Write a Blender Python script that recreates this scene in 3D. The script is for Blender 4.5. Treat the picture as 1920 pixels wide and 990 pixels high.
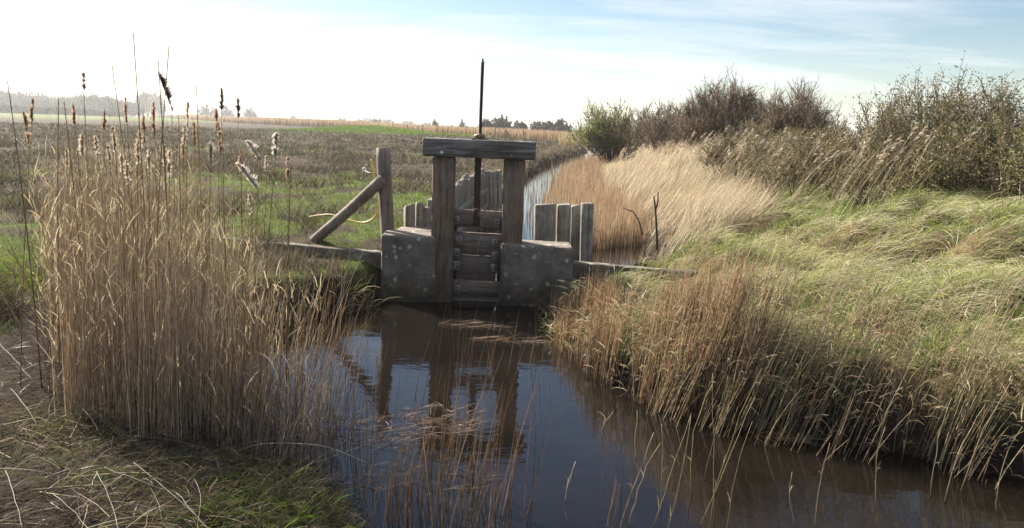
import bpy, math
import numpy as np
from mathutils import Matrix
PI = math.pi
rad = math.radians
RNG = np.random.default_rng(7)

for o in list(bpy.data.objects):
    bpy.data.objects.remove(o)
scene = bpy.context.scene
COL = scene.collection

# ------------------------------------------------------------------ camera
W, H, F = 1920, 990, 1536.0
ROLL, PITCH = rad(1.8), math.atan(257 / F)
CAMP = np.array([0, 0, 1.75])
_a = PI / 2 - PITCH
_Rx = np.array([[1, 0, 0], [0, math.cos(_a), -math.sin(_a)], [0, math.sin(_a), math.cos(_a)]])
_Rz = np.array([[math.cos(ROLL), -math.sin(ROLL), 0], [math.sin(ROLL), math.cos(ROLL), 0], [0, 0, 1]])
RC = _Rx @ _Rz
cam_d = bpy.data.cameras.new('camera')
cam_d.sensor_width = 36
cam_d.lens = 36 * F / W
cam_d.clip_start = 0.05
cam_d.clip_end = 8000
cam = bpy.data.objects.new('camera', cam_d)
COL.objects.link(cam)
M4 = Matrix([list(RC[i]) + [CAMP[i]] for i in range(3)] + [[0, 0, 0, 1]])
cam.matrix_world = M4
scene.camera = cam

def ray(px, py):
    return RC @ np.array([(px - W / 2) / F, -(py - H / 2) / F, -1])
def atz(px, py, z=0.0):
    v = ray(px, py)
    return CAMP + v * ((z - CAMP[2]) / v[2])
def aty(px, py, y):
    v = ray(px, py)
    return CAMP + v * (y / v[1])

# ------------------------------------------------------------------ light
SUN_AZ, SUN_EL = rad(-46), rad(34)
world = bpy.data.worlds.new('World')
scene.world = world
world.use_nodes = True
nt = world.node_tree
nt.nodes.clear()
N = nt.nodes.new
L = nt.links.new
sky = N('ShaderNodeTexSky')
sky.sky_type = 'NISHITA'
sky.sun_disc = False
sky.sun_elevation = SUN_EL
sky.sun_rotation = SUN_AZ % (2 * PI)
sky.altitude = 0
sky.air_density = 1.0
sky.dust_density = 0.35
sky.ozone_density = 2.0
tc = N('ShaderNodeTexCoord')
sep = N('ShaderNodeSeparateXYZ'); L(tc.outputs['Generated'], sep.inputs[0])
addz = N('ShaderNodeMath'); addz.operation = 'ADD'; addz.inputs[1].default_value = 0.12
mx = N('ShaderNodeMath'); mx.operation = 'MAXIMUM'; mx.inputs[1].default_value = 0.0
L(sep.outputs[2], mx.inputs[0]); L(mx.outputs[0], addz.inputs[0])
dx = N('ShaderNodeMath'); dx.operation = 'DIVIDE'; L(sep.outputs[0], dx.inputs[0]); L(addz.outputs[0], dx.inputs[1])
dy = N('ShaderNodeMath'); dy.operation = 'DIVIDE'; L(sep.outputs[1], dy.inputs[0]); L(addz.outputs[0], dy.inputs[1])
cmb = N('ShaderNodeCombineXYZ'); L(dx.outputs[0], cmb.inputs[0]); L(dy.outputs[0], cmb.inputs[1])
mp = N('ShaderNodeMapping'); mp.inputs['Scale'].default_value = (0.55, 1.5, 1); mp.inputs['Location'].default_value = (1.3, 0.35, 0)
mp.inputs['Rotation'].default_value = (0, 0, rad(12))
L(cmb.outputs[0], mp.inputs[0])
cn = N('ShaderNodeTexNoise'); cn.inputs['Scale'].default_value = 1.0; cn.inputs['Detail'].default_value = 9; cn.inputs['Roughness'].default_value = 0.58
cn.inputs['Distortion'].default_value = 0.4
L(mp.outputs[0], cn.inputs['Vector'])
cr = N('ShaderNodeValToRGB'); cr.color_ramp.elements[0].position = 0.47; cr.color_ramp.elements[0].color = (0.0, 0.0, 0.0, 1)
cr.color_ramp.elements[1].position = 0.72; cr.color_ramp.elements[1].color = (0.75, 0.75, 0.75, 1)
L(cn.outputs['Fac'], cr.inputs[0])
cel = N('ShaderNodeMapRange'); cel.inputs['From Min'].default_value = 0.10; cel.inputs['From Max'].default_value = 0.30
cel.inputs['To Min'].default_value = 1.0; cel.inputs['To Max'].default_value = 0.12; L(sep.outputs[2], cel.inputs['Value'])
cmul = N('ShaderNodeMath'); cmul.operation = 'MULTIPLY'; cup = N('ShaderNodeMapRange'); cup.inputs['From Min'].default_value = 0.5; cup.inputs['From Max'].default_value = 0.75  # cup: white cloud overhead, out of view, added to neutralise the fill light
cup.inputs['To Min'].default_value = 0.0; cup.inputs['To Max'].default_value = 0.75; L(sep.outputs[2], cup.inputs['Value'])
L(cr.outputs[0], cmul.inputs[0]); L(cel.outputs[0], cmul.inputs[1])
cmax = N('ShaderNodeMath'); cmax.operation = 'MAXIMUM'; L(cmul.outputs[0], cmax.inputs[0]); L(cup.outputs[0], cmax.inputs[1])
hsv = N('ShaderNodeHueSaturation'); hsv.inputs['Saturation'].default_value = 1.2; hsv.inputs['Value'].default_value = 0.60; L(sky.outputs[0], hsv.inputs['Color'])
mixc = N('ShaderNodeMix'); mixc.data_type = 'RGBA'
L(cmax.outputs[0], mixc.inputs[0]); L(hsv.outputs[0], mixc.inputs[6]); mixc.inputs[7].default_value = (5.6, 5.7, 5.8, 1)
bg = N('ShaderNodeBackground'); bg.inputs['Strength'].default_value = 0.062
L(mixc.outputs[2], bg.inputs[0])
wo = N('ShaderNodeOutputWorld'); L(bg.outputs[0], wo.inputs[0])

sd = bpy.data.lights.new('sun', 'SUN')
sd.energy = 5.0
sd.angle = rad(0.5)
sd.color = (1.0, 0.92, 0.79)
so = bpy.data.objects.new('sun', sd)
COL.objects.link(so)
SV = np.array([math.sin(SUN_AZ) * math.cos(SUN_EL), math.cos(SUN_AZ) * math.cos(SUN_EL), math.sin(SUN_EL)])
from mathutils import Vector
so.rotation_euler = Vector(SV).to_track_quat('Z', 'Y').to_euler()
so.location = (-20, 15, 20)

scene.view_settings.view_transform = 'Standard'
scene.view_settings.look = 'None'
scene.view_settings.gamma = 1
scene.view_settings.exposure = 1.68
scene.view_settings.use_curve_mapping = False
scene.render.engine = 'CYCLES'
cy = scene.cycles
cy.max_bounces = 8
cy.diffuse_bounces = 3
cy.glossy_bounces = 3
cy.transmission_bounces = 4
cy.transparent_max_bounces = 8
cy.volume_bounces = 1
cy.caustics_reflective = False
cy.caustics_refractive = False
cy.sample_clamp_indirect = 6
cy.use_denoising = True

# ------------------------------------------------------------------ helpers
def tag(o, label=None, cat=None, group=None, kind=None):
    if label: o['label'] = label
    if cat: o['category'] = cat
    if group: o['group'] = group
    if kind: o['kind'] = kind
    return o

def empty(name, loc=(0, 0, 0)):
    o = bpy.data.objects.new(name, None)
    o.empty_display_size = 0.1
    COL.objects.link(o)
    o.location = loc
    return o

def link_mesh(name, me, mat, parent=None, loc=None):
    if mat is not None: me.materials.append(mat)
    o = bpy.data.objects.new(name, me)
    COL.objects.link(o)
    if loc is not None: o.location = loc
    if parent is not None: o.parent = parent
    return o

class G:
    """collects verts, quads / tris and a per-vertex colour"""
    def __init__(s):
        s.v, s.f, s.c, s.n = [], [], [], 0
    def add(s, v, f, c=None):
        v = np.asarray(v, float).reshape(-1, 3)
        f = np.asarray(f, int)
        if c is None: c = np.full((len(v), 3), 0.5)
        c = np.asarray(c, float)
        if c.ndim == 1: c = np.tile(c, (len(v), 1))
        s.v.append(v); s.c.append(c); s.f.append(f + s.n); s.n += len(v)
    def mesh(s, name, smooth=False):
        v = np.concatenate(s.v); c = np.concatenate(s.c)
        me = bpy.data.meshes.new(name)
        tot = sum(f.size for f in s.f); nf = sum(len(f) for f in s.f)
        me.vertices.add(len(v)); me.vertices.foreach_set('co', v.astype(np.float32).ravel())
        me.loops.add(tot); me.loops.foreach_set('vertex_index', np.concatenate([f.ravel() for f in s.f]).astype(np.int32))
        me.polygons.add(nf)
        sizes = np.concatenate([np.full(len(f), f.shape[1]) for f in s.f])
        st = np.concatenate([[0], np.cumsum(sizes)[:-1]])
        me.polygons.foreach_set('loop_start', st.astype(np.int32))
        try: me.polygons.foreach_set('loop_total', sizes.astype(np.int32))
        except Exception: pass
        if smooth: me.polygons.foreach_set('use_smooth', np.ones(nf, bool))
        at = me.color_attributes.new('tint', 'FLOAT_COLOR', 'POINT')
        at.data.foreach_set('color', np.concatenate([c, np.ones((len(c), 1))], 1).astype(np.float32).ravel())
        me.update(calc_edges=True); me.validate()
        return me
    def obj(s, name, mat, parent=None, smooth=False, loc=None):
        return link_mesh(name, s.mesh(name, smooth), mat, parent, loc)

def tubes(g, P, R, S=3, col=None, cap=False):
    """P (N,K,3) paths, R (N,K) radii. S==2: flat ribbons. col (N,K,3)"""
    P = np.asarray(P, float); N_, K, _ = P.shape
    R = np.broadcast_to(np.asarray(R, float), (N_, K))
    T = np.gradient(P, axis=1)
    T /= np.linalg.norm(T, axis=2, keepdims=True) + 1e-9
    a = RNG.uniform(0, 2 * PI, N_)
    ref = np.stack([np.cos(a), np.sin(a), 0.05 * np.ones(N_)], 1)[:, None, :] * np.ones((1, K, 1))
    U = np.cross(T, ref); U /= np.linalg.norm(U, axis=2, keepdims=True) + 1e-9
    V = np.cross(T, U)
    ang = np.arange(S) * 2 * PI / S
    verts = P[:, :, None, :] + R[:, :, None, None] * (np.cos(ang)[None, None, :, None] * U[:, :, None, :] + np.sin(ang)[None, None, :, None] * V[:, :, None, :])
    idx = np.arange(N_ * K * S).reshape(N_, K, S)
    if S == 2:
        q = np.stack([idx[:, :-1, 0], idx[:, :-1, 1], idx[:, 1:, 1], idx[:, 1:, 0]], -1).reshape(-1, 4)
    else:
        nx = np.roll(idx, -1, axis=2)
        q = np.stack([idx[:, :-1], nx[:, :-1], nx[:, 1:], idx[:, 1:]], -1).reshape(-1, 4)
    if col is None: col = np.full((N_, K, 3), 0.5)
    c = np.broadcast_to(np.asarray(col)[:, :, None, :], (N_, K, S, 3)).reshape(-1, 3)
    g.add(verts.reshape(-1, 3), q, c)

def bend_paths(base, length, az, phi0, phi1, K=5, wob=0.0, power=1.0):
    """paths growing from base, tilt from vertical phi0 -> phi1 towards azimuth az"""
    n = len(base)
    s = (np.arange(K - 1) + 0.5) / (K - 1)
    phi = phi0[:, None] + (phi1 - phi0)[:, None] * s[None] ** power
    a = az[:, None] + (RNG.normal(0, 1, (n, K - 1)) * wob if wob else 0)
    d = np.stack([np.sin(phi) * np.sin(a), np.sin(phi) * np.cos(a), np.cos(phi)], -1) * (length / (K - 1))[:, None, None]
    P = np.concatenate([np.zeros((n, 1, 3)), np.cumsum(d, 1)], 1) + base[:, None, :]
    return P

def _hash(ix, iy, seed):
    h = (ix.astype(np.int64) * 374761393 + iy.astype(np.int64) * 668265263 + seed * 2147483647) & 0xffffffff
    h = ((h ^ (h >> 13)) * 1274126177) & 0xffffffff
    return ((h ^ (h >> 16)) & 0xffff) / 65535.0
def vnoise(x, y, seed=0):
    x = np.asarray(x, float); y = np.asarray(y, float)
    ix, iy = np.floor(x), np.floor(y)
    fx, fy = x - ix, y - iy
    fx = fx * fx * (3 - 2 * fx); fy = fy * fy * (3 - 2 * fy)
    a = _hash(ix, iy, seed); b = _hash(ix + 1, iy, seed); c = _hash(ix, iy + 1, seed); d = _hash(ix + 1, iy + 1, seed)
    return (a * (1 - fx) + b * fx) * (1 - fy) + (c * (1 - fx) + d * fx) * fy
def fbm(x, y, seed=0, o=4):
    s = 0; a = 1; t = 0
    for i in range(o):
        s = s + a * vnoise(x * 2 ** i, y * 2 ** i, seed + i * 17); t += a; a *= 0.5
    return s / t
def worley(x, y, cell, seed=0):
    x = np.asarray(x, float) / cell; y = np.asarray(y, float) / cell
    ix, iy = np.floor(x), np.floor(y)
    best = np.full(x.shape, 1e9); bx_ = np.zeros(x.shape); by_ = np.zeros(x.shape); hid = np.zeros(x.shape)
    for i in (-1, 0, 1):
        for j in (-1, 0, 1):
            cx = ix + i + 0.15 + 0.7 * _hash(ix + i, iy + j, seed); cy = iy + j + 0.15 + 0.7 * _hash(ix + i, iy + j, seed + 7)
            d = (x - cx) ** 2 + (y - cy) ** 2; k = d < best
            best = np.where(k, d, best); bx_ = np.where(k, x - cx, bx_); by_ = np.where(k, y - cy, by_); hid = np.where(k, _hash(ix + i, iy + j, seed + 13), hid)
    return np.sqrt(best), bx_, by_, hid
def sst(a, b, x):
    t = np.clip((np.asarray(x, float) - a) / (b - a), 0, 1)
    return t * t * (3 - 2 * t)

def box(g, c, s, rot=None, col=None, jit=0.0, bev=0.0, taper=1.0):
    """box with optionally chamfered vertical+horizontal edges (rounded by an inset ring)"""
    c = np.array(c, float); hx, hy, hz = np.array(s, float) / 2
    b = min(bev, hx * 0.45, hy * 0.45, hz * 0.45)
    if b <= 0:
        prof = [(-hz, 0.0), (hz, 0.0)]
        ring = lambda o: np.array([(-hx, -hy), (hx, -hy), (hx, hy), (-hx, hy)])
    else:
        prof = [(-hz, b), (-hz + b, 0), (hz - b, 0), (hz, b)]
        def ring(o):
            X, Y = hx - o, hy - o
            return np.array([(-X + b, -Y), (X - b, -Y), (X, -Y + b), (X, Y - b), (X - b, Y), (-X + b, Y), (-X, Y - b), (-X, -Y + b)])
    vs = []
    for z, o in prof:
        r = ring(o)
        k = 1 if z < 0 else taper
        vs.append(np.concatenate([r * k, np.full((len(r), 1), z)], 1))
    n = len(vs[0]); v = np.concatenate(vs)
    if jit: v = v + RNG.normal(0, jit, v.shape)
    if rot is not None: v = v @ np.array(rot).T
    v = v + c
    q = []
    for k in range(len(prof) - 1):
        for i in range(n):
            q.append([k * n + i, k * n + (i + 1) % n, (k + 1) * n + (i + 1) % n, (k + 1) * n + i])
    g.add(v, np.array(q), col)
    base = g.n - len(v)
    if n == 4:
        g.f.append(np.array([[3, 2, 1, 0]]) + base); g.f.append(np.array([[0, 1, 2, 3]]) + base + (len(prof) - 1) * n)
    else:
        g.f.append(np.array([list(range(n - 1, -1, -1))]) + base); g.f.append(np.array([list(range(n))]) + base + (len(prof) - 1) * n)

def rotz(a):
    return np.array([[math.cos(a), -math.sin(a), 0], [math.sin(a), math.cos(a), 0], [0, 0, 1]])
def roty(a):
    return np.array([[math.cos(a), 0, math.sin(a)], [0, 1, 0], [-math.sin(a), 0, math.cos(a)]])
def rotx(a):
    return np.array([[1, 0, 0], [0, math.cos(a), -math.sin(a)], [0, math.sin(a), math.cos(a)]])

def lathe(g, path, r, S=12, col=None):
    """closed tube with caps along a polyline; r per point"""
    P = np.array(path, float); K = len(P)
    T = np.gradient(P, axis=0); T /= np.linalg.norm(T, axis=1, keepdims=True)
    ref = np.array([0.3, 1, 0.1]) if abs(T[0][1]) < 0.8 else np.array([1, 0, 0.2])
    U = np.cross(T, ref); U /= np.linalg.norm(U, axis=1, keepdims=True); V = np.cross(T, U)
    r = np.asarray(r, float)
    if r.ndim < 2: r = np.broadcast_to(r, (K,))[:, None] * np.ones((1, S))
    ang = np.arange(S) * 2 * PI / S
    v = P[:, None] + r[:, :, None] * (np.cos(ang)[None, :, None] * U[:, None] + np.sin(ang)[None, :, None] * V[:, None])
    idx = np.arange(K * S).reshape(K, S); nx = np.roll(idx, -1, 1)
    q = np.stack([idx[:-1], nx[:-1], nx[1:], idx[1:]], -1).reshape(-1, 4)
    g.add(v.reshape(-1, 3), q, col)
    b = g.n - K * S
    g.f.append(idx[0][::-1][None] + b); g.f.append(idx[-1][None] + b)

# ------------------------------------------------------------------ materials
def new_mat(name):
    m = bpy.data.materials.new(name); m.use_nodes = True
    t = m.node_tree; t.nodes.clear()
    out = t.nodes.new('ShaderNodeOutputMaterial')
    return m, t, out

def ramp(t, fac, stops):
    r = t.nodes.new('ShaderNodeValToRGB')
    e = r.color_ramp.elements
    while len(e) < len(stops): e.new(0.5)
    for el, (p, c) in zip(e, stops):
        el.position = p; el.color = (*c, 1)
    t.links.new(fac, r.inputs[0])
    return r.outputs[0]

def noise(t, scale, detail=4, rough=0.55, vec=None, stretch=None, dist=0.0, coord='Object'):
    n = t.nodes.new('ShaderNodeTexNoise')
    n.inputs['Scale'].default_value = scale; n.inputs['Detail'].default_value = detail
    n.inputs['Roughness'].default_value = rough; n.inputs['Distortion'].default_value = dist
    if vec is None:
        c = t.nodes.new('ShaderNodeTexCoord'); vec = c.outputs[coord]
    if stretch is not None:
        mpn = t.nodes.new('ShaderNodeMapping'); mpn.inputs['Scale'].default_value = stretch
        t.links.new(vec, mpn.inputs[0]); vec = mpn.outputs[0]
    t.links.new(vec, n.inputs['Vector'])
    return n.outputs['Fac']

def mixrgb(t, fac, a, b, mode='MIX'):
    m = t.nodes.new('ShaderNodeMix'); m.data_type = 'RGBA'; m.blend_type = mode
    for s, v in ((0, fac), (6, a), (7, b)):
        if hasattr(v, 'default_value'): t.links.new(v, m.inputs[s])
        elif s == 0: m.inputs[0].default_value = v
        else: m.inputs[s].default_value = (*v, 1)
    return m.outputs[2]

def stalk_mat(name, rough=0.55, trans=0.35, spec=0.3, vary=0.25):
    """plant surface: albedo from the per-vertex tint with fine mottling; lets light through"""
    m, t, out = new_mat(name)
    a = t.nodes.new('ShaderNodeAttribute'); a.attribute_name = 'tint'
    n = noise(t, 38, 3, coord='Object')
    k = ramp(t, n, [(0.3, (1 - vary,) * 3), (0.7, (1 + vary * 0.6,) * 3)])
    c = mixrgb(t, 1.0, a.outputs['Color'], k, 'MULTIPLY')
    p = t.nodes.new('ShaderNodeBsdfPrincipled')
    t.links.new(c, p.inputs['Base Color']); p.inputs['Roughness'].default_value = rough
    p.inputs['Specular IOR Level'].default_value = spec
    tr = t.nodes.new('ShaderNodeBsdfTranslucent'); t.links.new(c, tr.inputs[0])
    mx_ = t.nodes.new('ShaderNodeMixShader'); mx_.inputs[0].default_value = trans
    t.links.new(p.outputs[0], mx_.inputs[1]); t.links.new(tr.outputs[0], mx_.inputs[2]); t.links.new(mx_.outputs[0], out.inputs[0])
    return m

def wood_mat(name, dark, mid, light, axis=2, scale=1.0, bump=0.5, moss=0.0):
    m, t, out = new_mat(name)
    st = [14, 14, 14]; st[axis] = 0.9
    st = [x * scale for x in st]
    g1 = noise(t, 2.2, 8, 0.65, stretch=st, dist=0.6)
    g2 = noise(t, 9.0, 6, 0.7, stretch=st, dist=0.2)
    g3 = noise(t, 3.0, 3)
    c = ramp(t, g1, [(0.3, dark), (0.5, mid), (0.72, light)])
    crack = ramp(t, g2, [(0.36, (0.35, 0.33, 0.32)), (0.46, (1, 1, 1))])
    c = mixrgb(t, 0.85, c, crack, 'MULTIPLY')
    blot = ramp(t, g3, [(0.35, (0.72, 0.7, 0.68)), (0.65, (1.12, 1.12, 1.12))])
    c = mixrgb(t, 1.0, c, blot, 'MULTIPLY')
    if moss:
        mo = ramp(t, noise(t, 7, 5, 0.7), [(0.6 - moss * 0.2, (0, 0, 0)), (0.75, (1, 1, 1))])
        c = mixrgb(t, mo, c, (0.30, 0.32, 0.26))
    p = t.nodes.new('ShaderNodeBsdfPrincipled'); t.links.new(c, p.inputs['Base Color'])
    p.inputs['Roughness'].default_value = 0.85; p.inputs['Specular IOR Level'].default_value = 0.2
    bp = t.nodes.new('ShaderNodeBump'); bp.inputs['Strength'].default_value = bump; bp.inputs['Distance'].default_value = 0.012
    ad = t.nodes.new('ShaderNodeMath'); ad.operation = 'ADD'; t.links.new(g1, ad.inputs[0]); t.links.new(g2, ad.inputs[1])
    t.links.new(ad.outputs[0], bp.inputs['Height']); t.links.new(bp.outputs[0], p.inputs['Normal'])
    t.links.new(p.outputs[0], out.inputs[0])
    return m

def simple_mat(name, c1, c2, scale=20, rough=0.7, metal=0.0, bump=0.2):
    m, t, out = new_mat(name)
    n = noise(t, scale, 6, 0.65)
    c = ramp(t, n, [(0.35, c1), (0.65, c2)])
    p = t.nodes.new('ShaderNodeBsdfPrincipled'); t.links.new(c, p.inputs['Base Color'])
    p.inputs['Roughness'].default_value = rough; p.inputs['Metallic'].default_value = metal
    bp = t.nodes.new('ShaderNodeBump'); bp.inputs['Strength'].default_value = bump; bp.inputs['Distance'].default_value = 0.004
    t.links.new(n, bp.inputs['Height']); t.links.new(bp.outputs[0], p.inputs['Normal'])
    t.links.new(p.outputs[0], out.inputs[0])
    return m

def concrete_mat():
    m, t, out = new_mat('lichened_concrete')
    n1 = noise(t, 5, 7, 0.7); n2 = noise(t, 60, 4, 0.7)
    c = ramp(t, n1, [(0.3, (0.09, 0.073, 0.06)), (0.52, (0.17, 0.142, 0.12)), (0.72, (0.27, 0.23, 0.195))])
    c = mixrgb(t, 0.5, c, ramp(t, n2, [(0.3, (0.6, 0.6, 0.6)), (0.7, (1.25, 1.25, 1.25))]), 'MULTIPLY')
    vo = t.nodes.new('ShaderNodeTexVoronoi'); vo.inputs['Scale'].default_value = 13
    tc_ = t.nodes.new('ShaderNodeTexCoord')
    wn = t.nodes.new('ShaderNodeTexNoise'); wn.inputs['Scale'].default_value = 30; t.links.new(tc_.outputs['Object'], wn.inputs['Vector'])
    va = t.nodes.new('ShaderNodeMix'); va.data_type = 'VECTOR'; va.inputs[0].default_value = 0.04
    t.links.new(tc_.outputs['Object'], va.inputs[4]); t.links.new(wn.outputs['Color'], va.inputs[5]); t.links.new(va.outputs[1], vo.inputs['Vector'])
    dist = ramp(t, vo.outputs['Distance'], [(0.20, (1, 1, 1)), (0.32, (0, 0, 0))])
    pick = t.nodes.new('ShaderNodeSeparateColor'); t.links.new(vo.outputs['Color'], pick.inputs[0])
    pk = ramp(t, pick.outputs[0], [(0.45, (0, 0, 0)), (0.55, (1, 1, 1))])
    spot = mixrgb(t, 1.0, dist, pk, 'MULTIPLY')
    spot = mixrgb(t, 1.0, spot, ramp(t, n2, [(0.3, (0.35, 0.35, 0.35)), (0.6, (0.95, 0.95, 0.95))]), 'MULTIPLY')
    c = mixrgb(t, spot, c, (0.5, 0.49, 0.45))
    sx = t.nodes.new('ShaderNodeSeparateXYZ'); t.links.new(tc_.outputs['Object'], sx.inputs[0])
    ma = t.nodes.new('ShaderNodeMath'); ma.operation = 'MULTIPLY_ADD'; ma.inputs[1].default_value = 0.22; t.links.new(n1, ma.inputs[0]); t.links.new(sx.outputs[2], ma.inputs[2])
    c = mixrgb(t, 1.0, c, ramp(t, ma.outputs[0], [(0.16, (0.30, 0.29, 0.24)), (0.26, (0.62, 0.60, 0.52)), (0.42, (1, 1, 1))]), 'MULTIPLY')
    st = ramp(t, noise(t, 3.0, 6, 0.7, stretch=(4, 4, 0.5)), [(0.38, (0.55, 0.5, 0.45)), (0.55, (1, 1, 1))])
    c = mixrgb(t, 0.3, c, st, 'MULTIPLY')
    p = t.nodes.new('ShaderNodeBsdfPrincipled'); t.links.new(c, p.inputs['Base Color']); p.inputs['Roughness'].default_value = 0.92
    bp = t.nodes.new('ShaderNodeBump'); bp.inputs['Strength'].default_value = 0.6; bp.inputs['Distance'].default_value = 0.01
    ad = t.nodes.new('ShaderNodeMath'); ad.operation = 'ADD'; t.links.new(n1, ad.inputs[0]); t.links.new(n2, ad.inputs[1])
    t.links.new(ad.outputs[0], bp.inputs['Height']); t.links.new(bp.outputs[0], p.inputs['Normal'])
    t.links.new(p.outputs[0], out.inputs[0])
    return m

M_REED = stalk_mat('dry_reed', 0.5, 0.42, 0.35, 0.3)
M_GRASS = stalk_mat('grass_blade', 0.45, 0.5, 0.3, 0.2)
M_SEDGE = stalk_mat('meadow_sedge', 0.6, 0.25, 0.2, 0.2)
M_LEAF = stalk_mat('bush_leaf', 0.6, 0.35, 0.25, 0.3)
M_TWIG = stalk_mat('bare_twig', 0.8, 0.0, 0.1, 0.3)
M_PLUME = stalk_mat('seed_fluff', 0.9, 0.6, 0.1, 0.2)
M_POST = wood_mat('oak_post', (0.095, 0.068, 0.048), (0.17, 0.125, 0.092), (0.25, 0.19, 0.145))
M_BEAM = wood_mat('painted_beam', (0.10, 0.088, 0.085), (0.16, 0.145, 0.14), (0.46, 0.44, 0.43), axis=0, bump=0.9)
M_BOARD = wood_mat('gate_board', (0.11, 0.085, 0.07), (0.18, 0.14, 0.12), (0.25, 0.205, 0.175), axis=0)
M_PILE = wood_mat('weathered_pile', (0.11, 0.095, 0.08), (0.23, 0.205, 0.18), (0.40, 0.365, 0.33), bump=0.9, moss=0.5)
M_PLANK = wood_mat('bank_plank', (0.07, 0.056, 0.045), (0.13, 0.108, 0.09), (0.20, 0.175, 0.15), axis=0, moss=0.4)
M_FPOST = wood_mat('split_post', (0.14, 0.11, 0.09), (0.25, 0.205, 0.175), (0.36, 0.31, 0.27), bump=0.9)
M_CONC = concrete_mat()
M_RUST = simple_mat('rusty_steel', (0.035, 0.02, 0.016), (0.08, 0.045, 0.032), 40, 0.75, 0.2)
M_STEEL = simple_mat('dark_thread_steel', (0.035, 0.028, 0.035), (0.07, 0.055, 0.06), 60, 0.45, 0.6)
M_GALV = simple_mat('galvanised_plate', (0.14, 0.13, 0.125), (0.27, 0.255, 0.245), 50, 0.5, 0.5)
M_BRASS = simple_mat('rusty_nut', (0.13, 0.085, 0.055), (0.22, 0.15, 0.1), 40, 0.7, 0.2)
M_WHITE = simple_mat('white_plastic', (0.6, 0.6, 0.6), (0.75, 0.75, 0.74), 20, 0.4)
M_HOSE = simple_mat('yellow_hose', (0.55, 0.36, 0.06), (0.7, 0.48, 0.1), 30, 0.45)
M_TWINE = simple_mat('pale_twine', (0.35, 0.22, 0.14), (0.5, 0.34, 0.22), 80, 0.9)

# ------------------------------------------------------------------ terrain
POOL = np.array([(-0.55, 2.2), (-0.62, 3.0), (-0.72, 3.5), (-0.92, 3.9), (-1.25, 4.15), (-1.7, 4.55), (-2.0, 5.1), (-2.15, 5.9), (-2.1, 6.7),
                 (-1.97, 7.05), (-1.62, 7.33), (-1.40, 7.52), (-1.28, 7.9), (-1.2, 8.15), (-0.9, 8.3), (-0.62, 8.4), (-0.1, 8.4), (0.1, 8.3), (0.42, 8.05), (0.40, 7.5), (0.42, 6.7), (0.6, 5.9),
                 (0.85, 5.25), (1.15, 4.9), (1.7, 4.62), (2.3, 4.38), (2.75, 4.1), (3.6, 3.7), (5, 2.8), (9, 0.5), (14, -3),
                 (10, -4), (4.5, -0.5), (2.5, 1.0), (1.0, 1.7), (0.2, 1.9)])
CHAN = np.array([(-0.62, 8.2), (-0.85, 8.7), (-0.95, 9.5), (-0.85, 11), (-0.65, 13), (-0.4, 15.5), (0.05, 17), (0.2, 20), (0.3, 26), (0.95, 33), (2.0, 41), (3.7, 51),
                 (5.4, 62), (6.2, 74), (7.0, 90), (6.6, 120), (8.5, 120), (9.2, 90), (9.0, 74), (8.4, 62), (6.6, 51), (4.6, 41), (3.0, 31), (2.35, 22), (2.1, 16), (2.0, 13), (2.05, 11.2), (1.85, 10.2), (1.5, 9.3),
                 (0.95, 8.8), (0.3, 8.6), (0.0, 8.4), (-0.1, 8.2)])

def sdist(x, y, poly):
    """signed distance, negative inside"""
    x = np.asarray(x, float); y = np.asarray(y, float)
    d = np.full(x.shape, 1e9); ins = np.zeros(x.shape, bool)
    n = len(poly)
    for i in range(n):
        ax, ay = poly[i]; bx, by = poly[(i + 1) % n]
        ex, ey = bx - ax, by - ay
        t = np.clip(((x - ax) * ex + (y - ay) * ey) / (ex * ex + ey * ey), 0, 1)
        d = np.minimum(d, (x - ax - t * ex) ** 2 + (y - ay - t * ey) ** 2)
        if abs(ey) > 1e-12:
            c = ((ay > y) != (by > y)) & (x < ex * (y - ay) / ey + ax)
            ins ^= c
    d = np.sqrt(d)
    return np.where(ins, -d, d)

def wdist(x, y):
    w = np.minimum(sdist(x, y, POOL), sdist(x, y, CHAN))
    return w + (vnoise(x * 2.3, y * 2.3, 5) - 0.5) * 0.16 * sst(30, 10, y)

CREST_Y = np.array([-20, 0, 4, 8, 20, 30, 40, 55, 80, 140, 400])
CREST_X = np.array([13, 8.5, 6.6, 5.6, 5.4, 6.1, 7.6, 10.5, 14.5, 20, 45.0])
def crest_x(y): return np.interp(y, CREST_Y, CREST_X)
def chan_mid(y): return np.interp(y, [0, 4, 8, 12, 20, 33, 51, 62, 90, 120, 400], [1.5, 1.0, -0.3, 0.8, 1.2, 2.2, 5.1, 6.9, 8.0, 7.5, 12])

def is_right(x, y):
    return x > np.where(y < 8, np.interp(y, [-10, 2, 4.4, 8], [12.0, 1.0, 0.3, -0.3]), chan_mid(y))

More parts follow.
